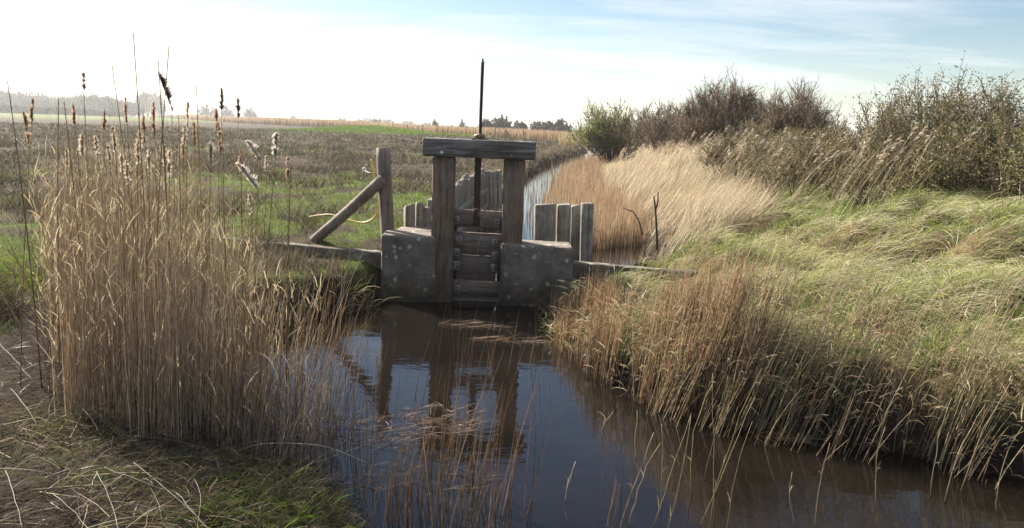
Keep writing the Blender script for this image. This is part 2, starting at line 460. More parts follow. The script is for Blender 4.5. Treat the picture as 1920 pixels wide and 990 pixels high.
def terrain(x, y, wd=None):
    x = np.asarray(x, float); y = np.asarray(y, float)
    if wd is None: wd = wdist(x, y)
    right = is_right(x, y)
    r = np.hypot(x, y)
    # left field
    zf = 0.45 + 0.05 * (fbm(x * 0.35, y * 0.35, 3) - 0.5) * 2 + 0.13 * (fbm(x * 1.5, y * 1.5, 9) - 0.5)
    near = sst(6.6, 4.4, y)
    zf = zf * (1 - near) + near * (0.17 + 0.08 * (fbm(x * 1.5, y * 1.5, 11) - 0.5) + 0.05 * sst(-1.5, -4, x))
    # mound of green grass out in the field
    mx_, my_ = (x + 18.3) / 7.6, (y - 103) / 9
    zf = zf + 0.75 * np.exp(-(mx_ ** 2 + my_ ** 2) * 1.3) + 0.15 * np.exp(-(((x + 9) / 7) ** 2 + ((y - 96) / 5) ** 2))
    # low rise far on the left
    zf = zf + 0.5 * sst(150, 420, r) * sst(-20, -120, x)
    loc_ = sst(-3.2, -2.5, x) * sst(6.5, 6.9, y) * sst(8.75, 8.35, y)
    zf = zf * (1 - loc_) + loc_ * (0.30 + 0.10 * (fbm(x * 2.2, y * 2.2, 15) - 0.3))
    edge_f = (0.5 + 0.15 * vnoise(x, y, 21)) * (1 - 0.5 * loc_)
    z1 = np.where(wd > 0, zf * sst(-0.03, edge_f, wd) ** 0.7, 0)
    # dike on the right
    cx = crest_x(y)
    slope0 = chan_mid(y) + 1.0
    tt = (x - slope0) / np.maximum(cx - slope0, 0.5)
    zr = 0.30 + 0.68 * sst(0.12, 1.0, tt) - 0.75 * sst(0, 1, (x - cx - 3.2) / 4.0)
    tus = fbm(x * 1.25 + y * 0.35, y * 1.9 - x * 0.2, 31, 3)
    wo_d, _, _, wo_h = worley(x + 0.25 * (fbm(x * 2, y * 2, 4) - 0.5), y * 1.25, 0.62, 3)
    zr = zr + (0.38 * np.clip(1 - (wo_d / 0.85) ** 2, 0, 1) * (0.1 + 0.9 * wo_h) - 0.12) * sst(0.02, 0.45, wd) * sst(20, 11, y)
    zr = zr + (tus - 0.5) * 0.34 * sst(0.1, 0.8, wd) * sst(40, 15, y) + 0.05 * (fbm(x * 4, y * 4, 8) - 0.5)
    zr = zr - 0.13 * sst(2.2, 1.4, x) * sst(5.2, 6.2, y) * sst(9.6, 8.8, y)
    z2 = np.where(wd > 0, zr * sst(-0.03, 0.32, wd) ** 0.6, 0)
    z = np.where(right, z2, z1)
    z = np.where(wd <= 0, -0.45 * sst(0, -0.5, wd) - 0.01, z)
    # concrete footing zone under the gate keeps the two ponds apart
    return z

def grid_terrain():
    th = np.unique(np.concatenate([np.linspace(-180, -48, 90), np.linspace(-48, 48, 620), np.linspace(48, 180, 90)]))[:-1]
    th = np.radians(th)
    rr = np.concatenate([np.geomspace(0.25, 2.4, 40)[:-1], np.geomspace(2.4, 30, 330)[:-1], np.geomspace(30, 1300, 150)])
    T_, R_ = np.meshgrid(th, rr)
    x = R_ * np.sin(T_); y = R_ * np.cos(T_)
    wd = wdist(x.ravel(), y.ravel())
    xr, yr = x.ravel(), y.ravel()
    z = terrain(xr, yr, wd)
    v = np.stack([xr, yr, z], 1)
    nr, ntt = x.shape
    idx = np.arange(nr * ntt).reshape(nr, ntt); nx = np.roll(idx, -1, 1)
    q = np.stack([idx[:-1], idx[1:], nx[1:], nx[:-1]], -1).reshape(-1, 4)
    c = ground_tint(xr, yr, z, wd)
    g = G(); g.add(v, q, c)
    ce = np.array([[0, 0, float(terrain(np.array([0.0]), np.array([0.0]))[0])]])
    g.add(ce, np.zeros((0, 3), int), c[:1])
    k = g.n - 1
    g.f.append(np.stack([idx[0], nx[0], np.full(ntt, k)], 1))
    return g

GREEN = np.array([0.085, 0.115, 0.022]); LGREEN = np.array([0.12, 0.17, 0.02])
BROWN = np.array([0.06, 0.044, 0.032]); STRAW = np.array([0.26, 0.19, 0.11]); MUD = np.array([0.026, 0.02, 0.016])
def mixc3(a, b, k):
    k = np.asarray(k)[..., None]
    return a * (1 - k) + b * k

def field_green(x, y):
    """how green the field is at a point, 0..1"""
    n = fbm(x * 0.5, y * 0.35, 41, 4)
    near = sst(24, 8, y) * sst(-8.5, -4.0, x)
    g_ = sst(0.42, 0.56, n + near * 0.34 - 0.17)
    m = np.exp(-(((x + 18.3) / 8.5) ** 2 + ((y - 102) / 10) ** 2) * 1.2)
    m2 = np.exp(-(((x + 8) / 9) ** 2 + ((y - 95) / 4) ** 2))
    far = sst(130, 200, y) * sst(-60, -100, x) * sst(420, 300, y)
    g_ = g_ * (0.08 + 0.92 * sst(0.40, 0.56, fbm(x * 2.2, y * 1.7, 43, 3)))
    gr = np.maximum(np.maximum(g_ * sst(70, 22, y), sst(0.3, 0.45, m + 0.25 * m2)), far)
    return gr

def ground_tint(x, y, z, wd):
    right = is_right(x, y)
    n1 = fbm(x * 3, y * 3, 50); n2 = fbm(x * 0.7, y * 0.7, 52)
    gr = field_green(x, y)
    fld = mixc3(BROWN * (0.65 + 0.6 * n1[:, None]), GREEN * (0.7 + 0.5 * n1[:, None]), gr)
    nearb = sst(7.5, 5.2, y)
    fld = mixc3(fld, mixc3(MUD, MUD * 1.7, n1), nearb)
    rgt = mixc3(GREEN * 0.7, STRAW * 0.55, sst(0.4, 0.62, n2 * 0.6 + n1 * 0.4))
    c = np.where(right[:, None], rgt, fld)
    c = mixc3(c, MUD, sst(0.45, 0.05, wd))
    return c

m, t, out = new_mat('ground_soil')
a_ = t.nodes.new('ShaderNodeAttribute'); a_.attribute_name = 'tint'
n_ = noise(t, 2.5, 8, 0.7); n2_ = noise(t, 40, 5, 0.7)
c_ = mixrgb(t, 1.0, a_.outputs['Color'], ramp(t, n_, [(0.3, (0.55, 0.55, 0.55)), (0.7, (1.45, 1.4, 1.3))]), 'MULTIPLY')
c_ = mixrgb(t, 1.0, c_, ramp(t, n2_, [(0.3, (0.6, 0.6, 0.6)), (0.7, (1.4, 1.4, 1.4))]), 'MULTIPLY')
p_ = t.nodes.new('ShaderNodeBsdfPrincipled'); t.links.new(c_, p_.inputs['Base Color']); p_.inputs['Roughness'].default_value = 0.95
p_.inputs['Specular IOR Level'].default_value = 0.1
b_ = t.nodes.new('ShaderNodeBump'); b_.inputs['Strength'].default_value = 0.8; b_.inputs['Distance'].default_value = 0.05
t.links.new(n2_, b_.inputs['Height']); t.links.new(b_.outputs[0], p_.inputs['Normal']); t.links.new(p_.outputs[0], out.inputs[0])
M_GROUND = m
tag(grid_terrain().obj('ground', M_GROUND, smooth=True), kind='structure')

# water
m, t, out = new_mat('pond_water')
p_ = t.nodes.new('ShaderNodeBsdfPrincipled')
nb = noise(t, 1.3, 3, 0.5)
t.links.new(ramp(t, nb, [(0.35, (0.006, 0.0045, 0.0035)), (0.65, (0.010, 0.0078, 0.006))]), p_.inputs['Base Color'])
p_.inputs['Roughness'].default_value = 0.025; p_.inputs['IOR'].default_value = 1.34
w1 = noise(t, 5.0, 3, 0.5, stretch=(1, 1.6, 1)); w2 = noise(t, 26, 2, 0.5, stretch=(0.7, 1.8, 1))
ad = t.nodes.new('ShaderNodeMath'); ad.operation = 'MULTIPLY_ADD'; ad.inputs[1].default_value = 0.12; t.links.new(w2, ad.inputs[0]); t.links.new(w1, ad.inputs[2])
b_ = t.nodes.new('ShaderNodeBump'); b_.inputs['Strength'].default_value = 0.12; b_.inputs['Distance'].default_value = 0.02
t.links.new(ad.outputs[0], b_.inputs['Height']); t.links.new(b_.outputs[0], p_.inputs['Normal']); t.links.new(p_.outputs[0], out.inputs[0])
M_WATER = m
g = G(); g.add([(-4, -6, 0), (16, -6, 0), (16, 125, 0), (-4, 125, 0)], [[0, 1, 2, 3]])
tag(g.obj('water', M_WATER), kind='structure')

# far hill
g = G()
xs = np.linspace(-900, 260, 90)
hh = np.interp(xs, [-900, -700, -480, -300, -200, -60, 260], [30, 30, 22, 14, 7, 3, 1]) + 5 * (fbm(xs * 0.01, xs * 0, 61) - 0.5)
rows = [(1100, 0.0), (1250, 0.55), (1450, 1.0), (1800, 0.7), (2300, 0.0)]
v = np.array([(x, y, h * k + 0.3 - (1 if k == 0 else 0)) for (y, k) in rows for x, h in zip(xs, hh)])
idx = np.arange(len(rows) * 90).reshape(len(rows), 90)
g.add(v, np.stack([idx[:-1, :-1], idx[:-1, 1:], idx[1:, 1:], idx[1:, :-1]], -1).reshape(-1, 4), np.array([0.06, 0.07, 0.04]))
tag(g.obj('hills', M_GROUND, smooth=True), kind='structure')

# ------------------------------------------------------------------ scatter helpers
def scat(n, y0, y1, th0=-44, th1=44, uniform=False):
    """points seen from the photographer's side, thinning with distance"""
    th = np.radians(RNG.uniform(th0, th1, n))
    if uniform: r = np.sqrt(RNG.uniform(y0 ** 2, y1 ** 2, n))
    else: r = np.exp(RNG.uniform(math.log(y0), math.log(y1), n))
    return r * np.sin(th), r * np.cos(th)

def poly_pts(n, poly):
    poly = np.array(poly, float)
    lo, hi = poly.min(0), poly.max(0)
    X, Y = [], []
    c = 0
    while c < n:
        x = RNG.uniform(lo[0], hi[0], n); y = RNG.uniform(lo[1], hi[1], n)
        k = sdist(x, y, poly) < 0
        X.append(x[k]); Y.append(y[k]); c += k.sum()
    return np.concatenate(X)[:n], np.concatenate(Y)[:n]

def base_pts(x, y, wd=None, sink=0.02):
    z = terrain(x, y, wd)
    return np.stack([x, y, np.maximum(z, -0.3) - sink], 1)

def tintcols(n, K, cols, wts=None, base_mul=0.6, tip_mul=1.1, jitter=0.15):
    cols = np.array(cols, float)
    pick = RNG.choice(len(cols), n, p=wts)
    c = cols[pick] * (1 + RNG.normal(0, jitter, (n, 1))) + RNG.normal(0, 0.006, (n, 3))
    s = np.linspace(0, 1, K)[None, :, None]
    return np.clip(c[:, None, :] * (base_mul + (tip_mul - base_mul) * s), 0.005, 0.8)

STRAWS = [(0.36, 0.26, 0.145), (0.42, 0.32, 0.19), (0.30, 0.20, 0.11), (0.26, 0.16, 0.09)]
REDS = [(0.40, 0.24, 0.15), (0.32, 0.19, 0.12), (0.45, 0.31, 0.20), (0.50, 0.39, 0.26)]
PALES = [(0.52, 0.44, 0.29), (0.45, 0.36, 0.22), (0.38, 0.30, 0.17)]
GREENS = [(0.16, 0.26, 0.03), (0.25, 0.34, 0.05), (0.08, 0.11, 0.03), (0.20, 0.22, 0.08)]
SEDGE = [(0.085, 0.066, 0.038), (0.115, 0.09, 0.052), (0.06, 0.048, 0.03), (0.24, 0.21, 0.14), (0.075, 0.08, 0.028)]
DIM = [(0.06, 0.085, 0.025), (0.08, 0.10, 0.03), (0.10, 0.09, 0.045), (0.13, 0.10, 0.07), (0.22, 0.18, 0.12)]

# ------------------------------------------------------------------ the sluice gate
YF = 8.0
gate = empty('sluice_gate', (-0.35, 8.1, 0))
tag(gate, 'wooden sluice gate with heavy crossbeam and tall threaded rod standing in the ditch', 'sluice gate')
def P_(o):  # parent keeping world coordinates (parts are modelled in world space)
    o.parent = gate; o.matrix_parent_inverse = Matrix.Translation(-Vector(gate.location)); return o
def gobj(g, name, mat, **k): return P_(g.obj(name, mat, **k))
for x0, x1, lean in ((-0.805, -0.59, 0.0), (-0.115, 0.095, 0.006)):
    g = G(); box(g, ((x0 + x1) / 2, 8.11, 0.62), (x1 - x0, 0.2, 1.64), rot=roty(lean), bev=0.012, jit=0.0015)
    gobj(g, 'post', M_POST)
# crossbeam as an uneven, subdivided bar
def rough_bar(g, p0, p1, w, h, n=26, amp=0.003, bev=0.012):
    p0 = np.array(p0, float); p1 = np.array(p1, float); ax = p1 - p0; L_ = np.linalg.norm(ax); ax /= L_
    side = np.cross(ax, [0, 0, 1]); side /= np.linalg.norm(side); up = np.cross(side, ax)
    oct_ = [(-w / 2 + bev, -h / 2), (w / 2 - bev, -h / 2), (w / 2, -h / 2 + bev), (w / 2, h / 2 - bev), (w / 2 - bev, h / 2), (-w / 2 + bev, h / 2), (-w / 2, h / 2 - bev), (-w / 2, -h / 2 + bev)]
    s = np.concatenate([[0, 0.006 / L_], np.linspace(0.02, 0.98, n), [1 - 0.006 / L_, 1]])
    v = []
    for k, t_ in enumerate(s):
        sh = 0.965 if k in (0, len(s) - 1) else 1
        for (a, b) in oct_:
            v.append(p0 + ax * L_ * t_ + side * (a * sh + RNG.normal(0, amp)) + up * (b * sh + RNG.normal(0, amp)))
    K = len(s); idx = np.arange(K * 8).reshape(K, 8); nx = np.roll(idx, -1, 1)
    q = np.stack([idx[:-1], idx[1:], nx[1:], nx[:-1]], -1).reshape(-1, 4)
    g.add(np.array(v), q)
    b = g.n - K * 8
    g.f.append(idx[0][None] + b); g.f.append(idx[-1][::-1][None] + b)
g = G(); rough_bar(g, (-0.895, 8.09, 1.535), (0.195, 8.09, 1.525), 0.24, 0.175, amp=0.0016)
beam = gobj(g, 'crossbeam', M_BEAM)
for px, py in ((828, 286), (959, 293)):
    p = aty(px, py, 7.965)
    g = G(); lathe(g, [p + [0, 0.02, 0], p + [0, -0.012, 0]], 0.016, 8); lathe(g, [p + [0, -0.012, 0], p + [0, -0.022, 0]], 0.009, 6)
    o = g.obj('bolt', M_WHITE if px < 900 else M_GALV); o.parent = beam; o.matrix_parent_inverse = Matrix.Identity(4)
# threaded rod
xr = -0.353
zz = np.arange(1.64, 2.36, 0.0032)
rr = 0.0155 + 0.006 * (0.5 + 0.5 * np.sin(zz * 2 * PI / 0.017))
rr = np.concatenate([rr, [0.012, 0.011, 0.009]]); zz = np.concatenate([zz, [2.362, 2.385, 2.387]])
g = G(); lathe(g, [(xr + (z - 1.64) * 0.012, 8.09, z) for z in zz], rr, 12)
gobj(g, 'threaded_rod', M_STEEL, smooth=True)
g = G(); box(g, (xr, 8.09, 1.627), (0.16, 0.11, 0.016), bev=0.003); lathe(g, [(xr - .005, 8.09, 1.63), (xr - .005, 8.09, 1.655), (xr - .005, 8.09, 1.672)], [0.062, 0.06, 0.045], 8)
gobj(g, 'collar', M_BRASS)
g = G(); box(g, (xr - 0.012, 8.09, 1.12), (0.062, 0.03, 0.70), bev=0.006, jit=0.0008)
gobj(g, 'lifting_bar', M_RUST)
g = G(); box(g, (xr - 0.012, 8.045, 0.86), (0.066, 0.02, 0.17), bev=0.004)
for dz in (-0.05, 0.05): lathe(g, [(xr - 0.012, 8.04, 0.86 + dz), (xr - 0.012, 8.022, 0.86 + dz)], 0.012, 6)
gobj(g, 'bar_foot', M_RUST)
# boards
def board(z0, z1, y=8.10, mat=M_BOARD, name='gate_board', x0=-0.612, x1=-0.100, tilt=-0.012):
    g = G(); rough_bar(g, (x0, y, (z0 + z1) / 2 - tilt / 2), (x1, y, (z0 + z1) / 2 + tilt / 2), 0.045, z1 - z0, amp=0.001, bev=0.004)
    return gobj(g, name, mat)
board(0.755, 0.925); board(0.475, 0.70); board(0.30, 0.468, y=8.125); board(0.085, 0.215, y=8.09)
board(-0.4, 0.07, y=8.14); board(0.05, 0.31, y=8.19, x1=-0.165)  # backing boards added to hide bright water and keep the gaps dark
for z in (0.5,):
    for x in (-0.585, -0.127):
        g = G(); box(g, (x, 8.165, z), (0.045, 0.03, 0.86), bev=0.004); gobj(g, 'guide_rail', M_RUST)
bx_ = [(857, 412), (932, 418), (860, 450), (926, 455), (855, 473), (928, 479), (855, 497), (926, 502), (857, 542)]
for i, (px, py) in enumerate(bx_):
    p = aty(px, py, 8.06)
    w = 0.05 if i in (0, 1, 8) else 0.068
    g = G(); box(g, p + [0, 0.0, 0], (w, 0.012, 0.075), bev=0.003); box(g, p + [0, -0.004, -0.036], (w * 1.05, 0.02, 0.006))
    br = gobj(g, 'bracket', M_GALV)
    for dx_, dz in ((0.0, 0.018), (0.0, -0.012)):
        q = p + [dx_ + (0.012 if w > 0.06 else 0), -0.006, dz]
        g = G(); lathe(g, [q, q + [0, -0.009, 0]], 0.0085, 6)
        o = g.obj('bolt', M_RUST); o.parent = br; o.matrix_parent_inverse = Matrix.Identity(4)
        
# twine knotted on the lifting bar
g = G()
c0 = aty(905, 396, 8.0)
for k in range(5):
    th = np.linspace(0, 2 * PI * RNG.uniform(0.8, 1.2), 16) + RNG.uniform(0, 6)
    pts = np.stack([c0[0] + 0.05 * np.cos(th) * RNG.uniform(0.5, 1) + RNG.normal(0, 0.004, 16), 8.03 - 0.015 * np.sin(th) * 0.9, c0[2] - 0.01 * k + 0.025 * np.sin(th + k)], 1)
    lathe(g, pts, 0.0022, 4)
hang = np.array([c0 + [-0.005 + 0.006 * math.sin(s * 5) - 0.03 * s, 0.02, -0.03 - 0.42 * s] for s in np.linspace(0, 1, 12)])
lathe(g, hang, 0.0016, 4)
tag(g.obj('twine', M_TWINE), 'frayed twine knotted around the rusty bar above the gate boards', 'twine')

# abutments
def rough_block(name, x0, x1, y0, y1, z0, z1, label, slopeL=0.0):
    n = [max(2, int((b - a) / 0.022)) for a, b in ((x0, x1), (y0, y1), (z0, z1))]
    g = G()
    import itertools
    def face(o, u, v, nu, nv):
        U, V = np.meshgrid(np.linspace(0, 1, nu), np.linspace(0, 1, nv), indexing='ij')
        P = np.array(o)[None, None] + U[..., None] * np.array(u) + V[..., None] * np.array(v)
        idx = np.arange(nu * nv).reshape(nu, nv)
        return P.reshape(-1, 3), np.stack([idx[:-1, :-1], idx[1:, :-1], idx[1:, 1:], idx[:-1, 1:]], -1).reshape(-1, 4)
    X, Y, Z = x1 - x0, y1 - y0, z1 - z0
    for o, u, v, nu, nv in (((x0, y0, z0), (X, 0, 0), (0, 0, Z), n[0], n[2]), ((x1, y1, z0), (-X, 0, 0), (0, 0, Z), n[0], n[2]),
                            ((x1, y0, z0), (0, Y, 0), (0, 0, Z), n[1], n[2]), ((x0, y1, z0), (0, -Y, 0), (0, 0, Z), n[1], n[2]),
                            ((x0, y0, z1), (X, 0, 0), (0, Y, 0), n[0], n[1])):
        P, q = face(o, u, v, nu, nv); g.add(P, q)
    v = np.concatenate(g.v)
    # worn corners and uneven faces, the same push wherever faces meet
    cx, cy_, cz = (x0 + x1) / 2, (y0 + y1) / 2, (z0 + z1) / 2
    d = v - [cx, cy_, cz]
    e = np.abs(d) / [X / 2, Y / 2, Z / 2]
    corner = np.sort(e, 1)[:, 1]
    k = np.where(corner > 0.999, 0.006 + 0.028 * vnoise(v[:, 0] * 14 + v[:, 1] * 5, v[:, 2] * 14, 8) ** 3, 0)
    v = v - np.sign(d) * k[:, None] * (e > 0.999) + 0.010 * (np.stack([fbm(v[:, 0] * 9 + v[:, 1] * 3, v[:, 2] * 9, s) for s in (1, 2, 3)], 1) - 0.5) * 2
    v[:, 2] -= slopeL * (x1 - v[:, 0]) * (e[:, 2] > 0.5)
    g.v = [v]; g.c = [np.concatenate(g.c)]
    return tag(g.obj(name, M_CONC), label, 'concrete block')
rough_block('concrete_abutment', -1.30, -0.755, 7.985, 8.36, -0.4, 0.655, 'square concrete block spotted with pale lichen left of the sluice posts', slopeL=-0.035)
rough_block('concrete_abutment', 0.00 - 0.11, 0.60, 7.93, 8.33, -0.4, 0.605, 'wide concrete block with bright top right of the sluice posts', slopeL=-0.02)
rough_block('concrete_ledge', -1.22, -0.80, 8.38, 8.75, -0.4, 0.66, 'low concrete ledge behind the left lichened block')

# bank planks (retaining boards let into the bank)
def plank(p0, p1, w, h, label):
    g = G(); rough_bar(g, p0, p1, w, h, amp=0.003, bev=0.008)
    return tag(g.obj('bank_plank', M_PLANK), label, 'plank')
plank((-3.3, 8.95, 0.375), (-1.32, 8.32, 0.36), 0.13, 0.16, 'long retaining plank along the grass bank below the leaning brace')
plank((0.52, 8.22, 0.34), (1.85, 8.04, 0.30), 0.14, 0.17, 'half buried retaining plank running right from the wide concrete block')

# fence post and brace
def post_shape(g, p0, p1, r, n=14, S=14, amp=0.05):
    p0 = np.array(p0, float); p1 = np.array(p1, float)
    s = np.linspace(0, 1, n); pts = p0 + (p1 - p0) * s[:, None]
    pts[:, 0] += 0.008 * np.sin(s * 4.1 + p0[0] * 9); pts[:, 1] += 0.006 * np.sin(s * 5.3)
    prof = 1 + amp * (vnoise(np.arange(S) * 0.9, np.full(S, p0[0] * 13), 3) - 0.5) * 3
    R_ = r * prof[None] * (1 + RNG.normal(0, 0.015, (n, S)))
    lathe(g, pts, R_, S)
fp = empty('fence_post', (-1.27, 8.42, 0.42))
tag(fp, 'stout split wood post with a slanting brace beside the left concrete block', 'fence post')
g = G(); post_shape(g, (-1.29, 8.42, 0.3), (-1.335, 8.42, 1.50), 0.073)
o = g.obj('post', M_FPOST); o.parent = fp; o.matrix_parent_inverse = Matrix.Translation(-Vector(fp.location))
a = aty(592, 449, 8.75); b = aty(716, 338, 8.33)
g = G(); post_shape(g, a + (a - b) * 0.03, b + (b - a) * 0.01, 0.055)
o = g.obj('brace', M_FPOST); o.parent = fp; o.matrix_parent_inverse = Matrix.Translation(-Vector(fp.location))
# yellow hose
pts = [aty(x, y, d) for x, y, d in ((696, 298, 8.62), (699, 315, 8.62), (703, 335, 8.62), (707, 350, 8.62), (710, 375, 8.62), (709, 395, 8.63), (700, 410, 8.66), (685, 417, 8.7), (668, 416, 8.76), (645, 409, 8.85), (620, 402, 8.95), (600, 403, 9.05), (580, 406, 9.2))]
def smooth(P, n=40):
    P = np.array(P); s = np.linspace(0, len(P) - 1, n); i = np.minimum(s.astype(int), len(P) - 2); f = (s - i)[:, None]
    p0 = P[np.maximum(i - 1, 0)]; p1 = P[i]; p2 = P[i + 1]; p3 = P[np.minimum(i + 2, len(P) - 1)]
    return 0.5 * (2 * p1 + (p2 - p0) * f + (2 * p0 - 5 * p1 + 4 * p2 - p3) * f * f + (3 * p1 - p0 - 3 * p2 + p3) * f ** 3)
sp = smooth(pts)
g = G(); lathe(g, sp, np.interp(np.linspace(0, 1, 40), [0, 0.55, 0.65, 1], [0.011, 0.011, 0.008, 0.004]), 8)
tag(g.obj('hose', M_HOSE, smooth=True), 'yellow hose looping down behind the brace of the fence post', 'hose')
p = aty(683, 318, 8.75)
g = G(); th = np.linspace(0, 2 * PI, 13)
lathe(g, [p + [0.018 * math.cos(t_), 0, 0.018 * math.sin(t_)] for t_ in th], 0.007, 6)
lathe(g, [p + [0.012, 0, -0.012], p + [0.06, -0.12, -0.02], p + [0.12, -0.25, -0.015]], 0.0025, 5)
ins = g.obj('insulator', M_WHITE); ins.parent = fp; ins.matrix_parent_inverse = Matrix.Translation(-Vector(fp.location))

# palisades
def palisade(pts, name, label, wid=0.105, thick=0.07, ztop=0.93, vary=0.03, face=None, waler=True):
    P = np.array(pts, float); seg = np.diff(P, axis=0); Ls = np.hypot(*seg.T); cum = np.concatenate([[0], np.cumsum(Ls)])
    root = empty(name, (P[0, 0], P[0, 1], 0))
    tag(root, label, 'palisade')
    s = wid / 2
    while s < cum[-1]:
        x = np.interp(s, cum, P[:, 0]); y = np.interp(s, cum, P[:, 1])
        i = min(np.searchsorted(cum, s) - 1, len(seg) - 1); a = math.atan2(seg[i][1], seg[i][0])
        w = wid * RNG.uniform(0.85, 1.12)
        zt = (ztop(s / cum[-1]) if callable(ztop) else ztop) + RNG.normal(0, vary)
        g = G(); Lh = zt + 0.4
        Rm = rotz(a + RNG.normal(0, 0.06)) @ rotx(RNG.normal(0, 0.02)) @ roty(RNG.normal(0, 0.012))
        box(g, (0, 0, 0), (w * 0.96, thick * RNG.uniform(0.85, 1.15), Lh), rot=Rm, bev=0.01, jit=0.002)
        v = g.v[0]; top = v[:, 2] > Lh / 2 - 0.03
        v[top, 2] += v[top, 0] * RNG.normal(0, 0.25) + RNG.normal(0, 0.006, top.sum())
        o = g.obj('plank', M_PILE, loc=(x - P[0, 0], y - P[0, 1], Lh / 2 - 0.4)); o.parent = root
        s += w
    return root, P
root, P = palisade([(-1.17, 8.78), (-0.93, 8.86), (-0.86, 9.5), (-0.82, 11.0), (-0.66, 13.2), (-0.56, 14.6), (-0.28, 14.9)], 'timber_palisade',
    'long receding row of weathered upright timbers behind the left sluice post', ztop=lambda s: 0.93 + 0.03 * s)
g = G()
for zz_ in (0.62, 0.35):
    rough_bar(g, (-0.79, 9.6, zz_), (-0.60, 13.2, zz_), 0.05, 0.1)
    rough_bar(g, (-0.58, 13.3, zz_), (-0.48, 14.5, zz_), 0.05, 0.1)
o = g.obj('rail', M_PILE); o.parent = root; o.matrix_parent_inverse = Matrix.Translation(-Vector(root.location))
# right one: broad timbers
root = empty('timber_palisade', (0.3, 9.1, 0)); tag(root, 'short stand of broad grey upright timbers behind the wide concrete block', 'palisade')
for (px0, px1, ty, yy, th_) in ((1004, 1045, 385, 9.05, 0.10), (1047, 1073, 384, 9.12, 0.09), (1073, 1094, 386, 9.26, 0.06), (1093, 1106, 382, 9.10, 0.09), (1105, 1116, 381, 9.12, 0.08)):
    a = aty(px0, ty, yy); b = aty(px1, ty, yy); w = (b - a)[0]; zt = a[2]
    g = G(); Lh = zt + 0.45
    box(g, ((a[0] + b[0]) / 2, yy + th_ / 2, zt - Lh / 2), (w * 0.97, th_, Lh), rot=rotz(0.10) @ roty(-0.02), bev=0.008, jit=0.002)
    v = g.v[0]; top = v[:, 2] > zt - 0.04; v[top, 2] += RNG.normal(0, 0.006, top.sum()) + (v[top, 0] - a[0]) * 0.06
    o = g.obj('plank', M_PILE); o.parent = root; o.matrix_parent_inverse = Matrix.Translation(-Vector(root.location))

# ------------------------------------------------------------------ vegetation: masses nobody could count
def blades(g, x, y, length, width, az, phi0, phi1, cols, K=5, S=2, wts=None, base_mul=0.6, tip_mul=1.1, jitter=0.15, wob=0.1, sink=0.02, z=None, power=1.0, taper=0.15, tint=None):
    n = len(x)
    b = base_pts(x, y, sink=sink) if z is None else np.stack([x, y, z], 1)
    P = bend_paths(b, length, az, phi0, phi1, K, wob, power)
    s = np.linspace(0, 1, K)
    R_ = width[:, None] * (1 - (1 - taper) * s[None] ** 1.5)
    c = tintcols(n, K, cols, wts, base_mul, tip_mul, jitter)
    if tint is not None: c = c * tint[:, None, None]
    tubes(g, P, R_, S, c)
    return P

# tall reed stand on the left
LR = [(-2.35, 4.02), (-1.9, 3.82), (-1.2, 3.8), (-0.93, 3.95), (-1.05, 4.5), (-1.6, 5.4), (-2.0, 6.5), (-3.0, 6.9), (-3.75, 6.3)]
g = G()
x, y = poly_pts(4600, LR)
dens = fbm(x * 3.2, y * 3.2, 77, 3)
edge_right = sst(-0.25, -0.46, x / y)
k = (RNG.uniform(0, 1, len(x)) < (0.42 + 0.58 * edge_right) * sst(0.30, 0.62, dens + 0.12)) & (sdist(x, y, np.array(LR)) < -0.22 * vnoise(x * 4, y * 4, 6) ** 2)
x, y = x[k], y[k]; n = len(x)
ln = RNG.normal(0.93, 0.21, n) + 0.25 * (fbm(x * 2, y * 2, 5) - 0.5); tall = RNG.uniform(0, 1, n) < 0.09; ln[tall] += RNG.uniform(0.1, 0.5, tall.sum())
ln *= 1 - 0.12 * sst(-0.33, -0.24, x / y)
lean = 0.03 + 0.22 * sst(-0.42, -0.25, x / y)
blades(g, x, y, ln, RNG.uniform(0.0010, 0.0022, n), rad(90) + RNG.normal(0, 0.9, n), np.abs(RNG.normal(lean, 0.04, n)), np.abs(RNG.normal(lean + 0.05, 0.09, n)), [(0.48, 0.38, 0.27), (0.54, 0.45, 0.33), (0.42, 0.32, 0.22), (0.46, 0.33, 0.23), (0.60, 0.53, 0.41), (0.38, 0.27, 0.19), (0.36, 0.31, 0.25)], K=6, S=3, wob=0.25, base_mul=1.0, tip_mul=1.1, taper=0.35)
# broken and tilted stalks within the stand
x, y = poly_pts(420, LR); n = len(x)
blades(g, x, y, RNG.uniform(0.5, 1.2, n), RNG.uniform(0.0016, 0.0028, n), RNG.uniform(-PI, PI, n), RNG.uniform(0.1, 0.5, n), RNG.uniform(0.3, 0.9, n), STRAWS + PALES, K=5, S=3, wob=0.1)
# dead leaves hanging on the stalks
x, y = poly_pts(2700, LR); n = len(x)
b = base_pts(x, y); b[:, 2] += RNG.uniform(0.15, 1.1, n)
P = bend_paths(b, RNG.uniform(0.05, 0.17, n), RNG.uniform(-PI, PI, n), RNG.uniform(0.05, 0.5, n), RNG.uniform(0.3, 1.5, n), 4, 0.15)
tubes(g, P, np.array([0.0018, 0.0023, 0.0016, 0.0004])[None] * RNG.uniform(0.6, 1.3, (n, 1)), 2, tintcols(n, 4, PALES + [(0.46, 0.37, 0.26)], base_mul=0.9))
tag(g.obj('reeds', M_REED), 'tall stand of tan dry reeds on the bank at the water edge', 'reeds', kind='stuff')

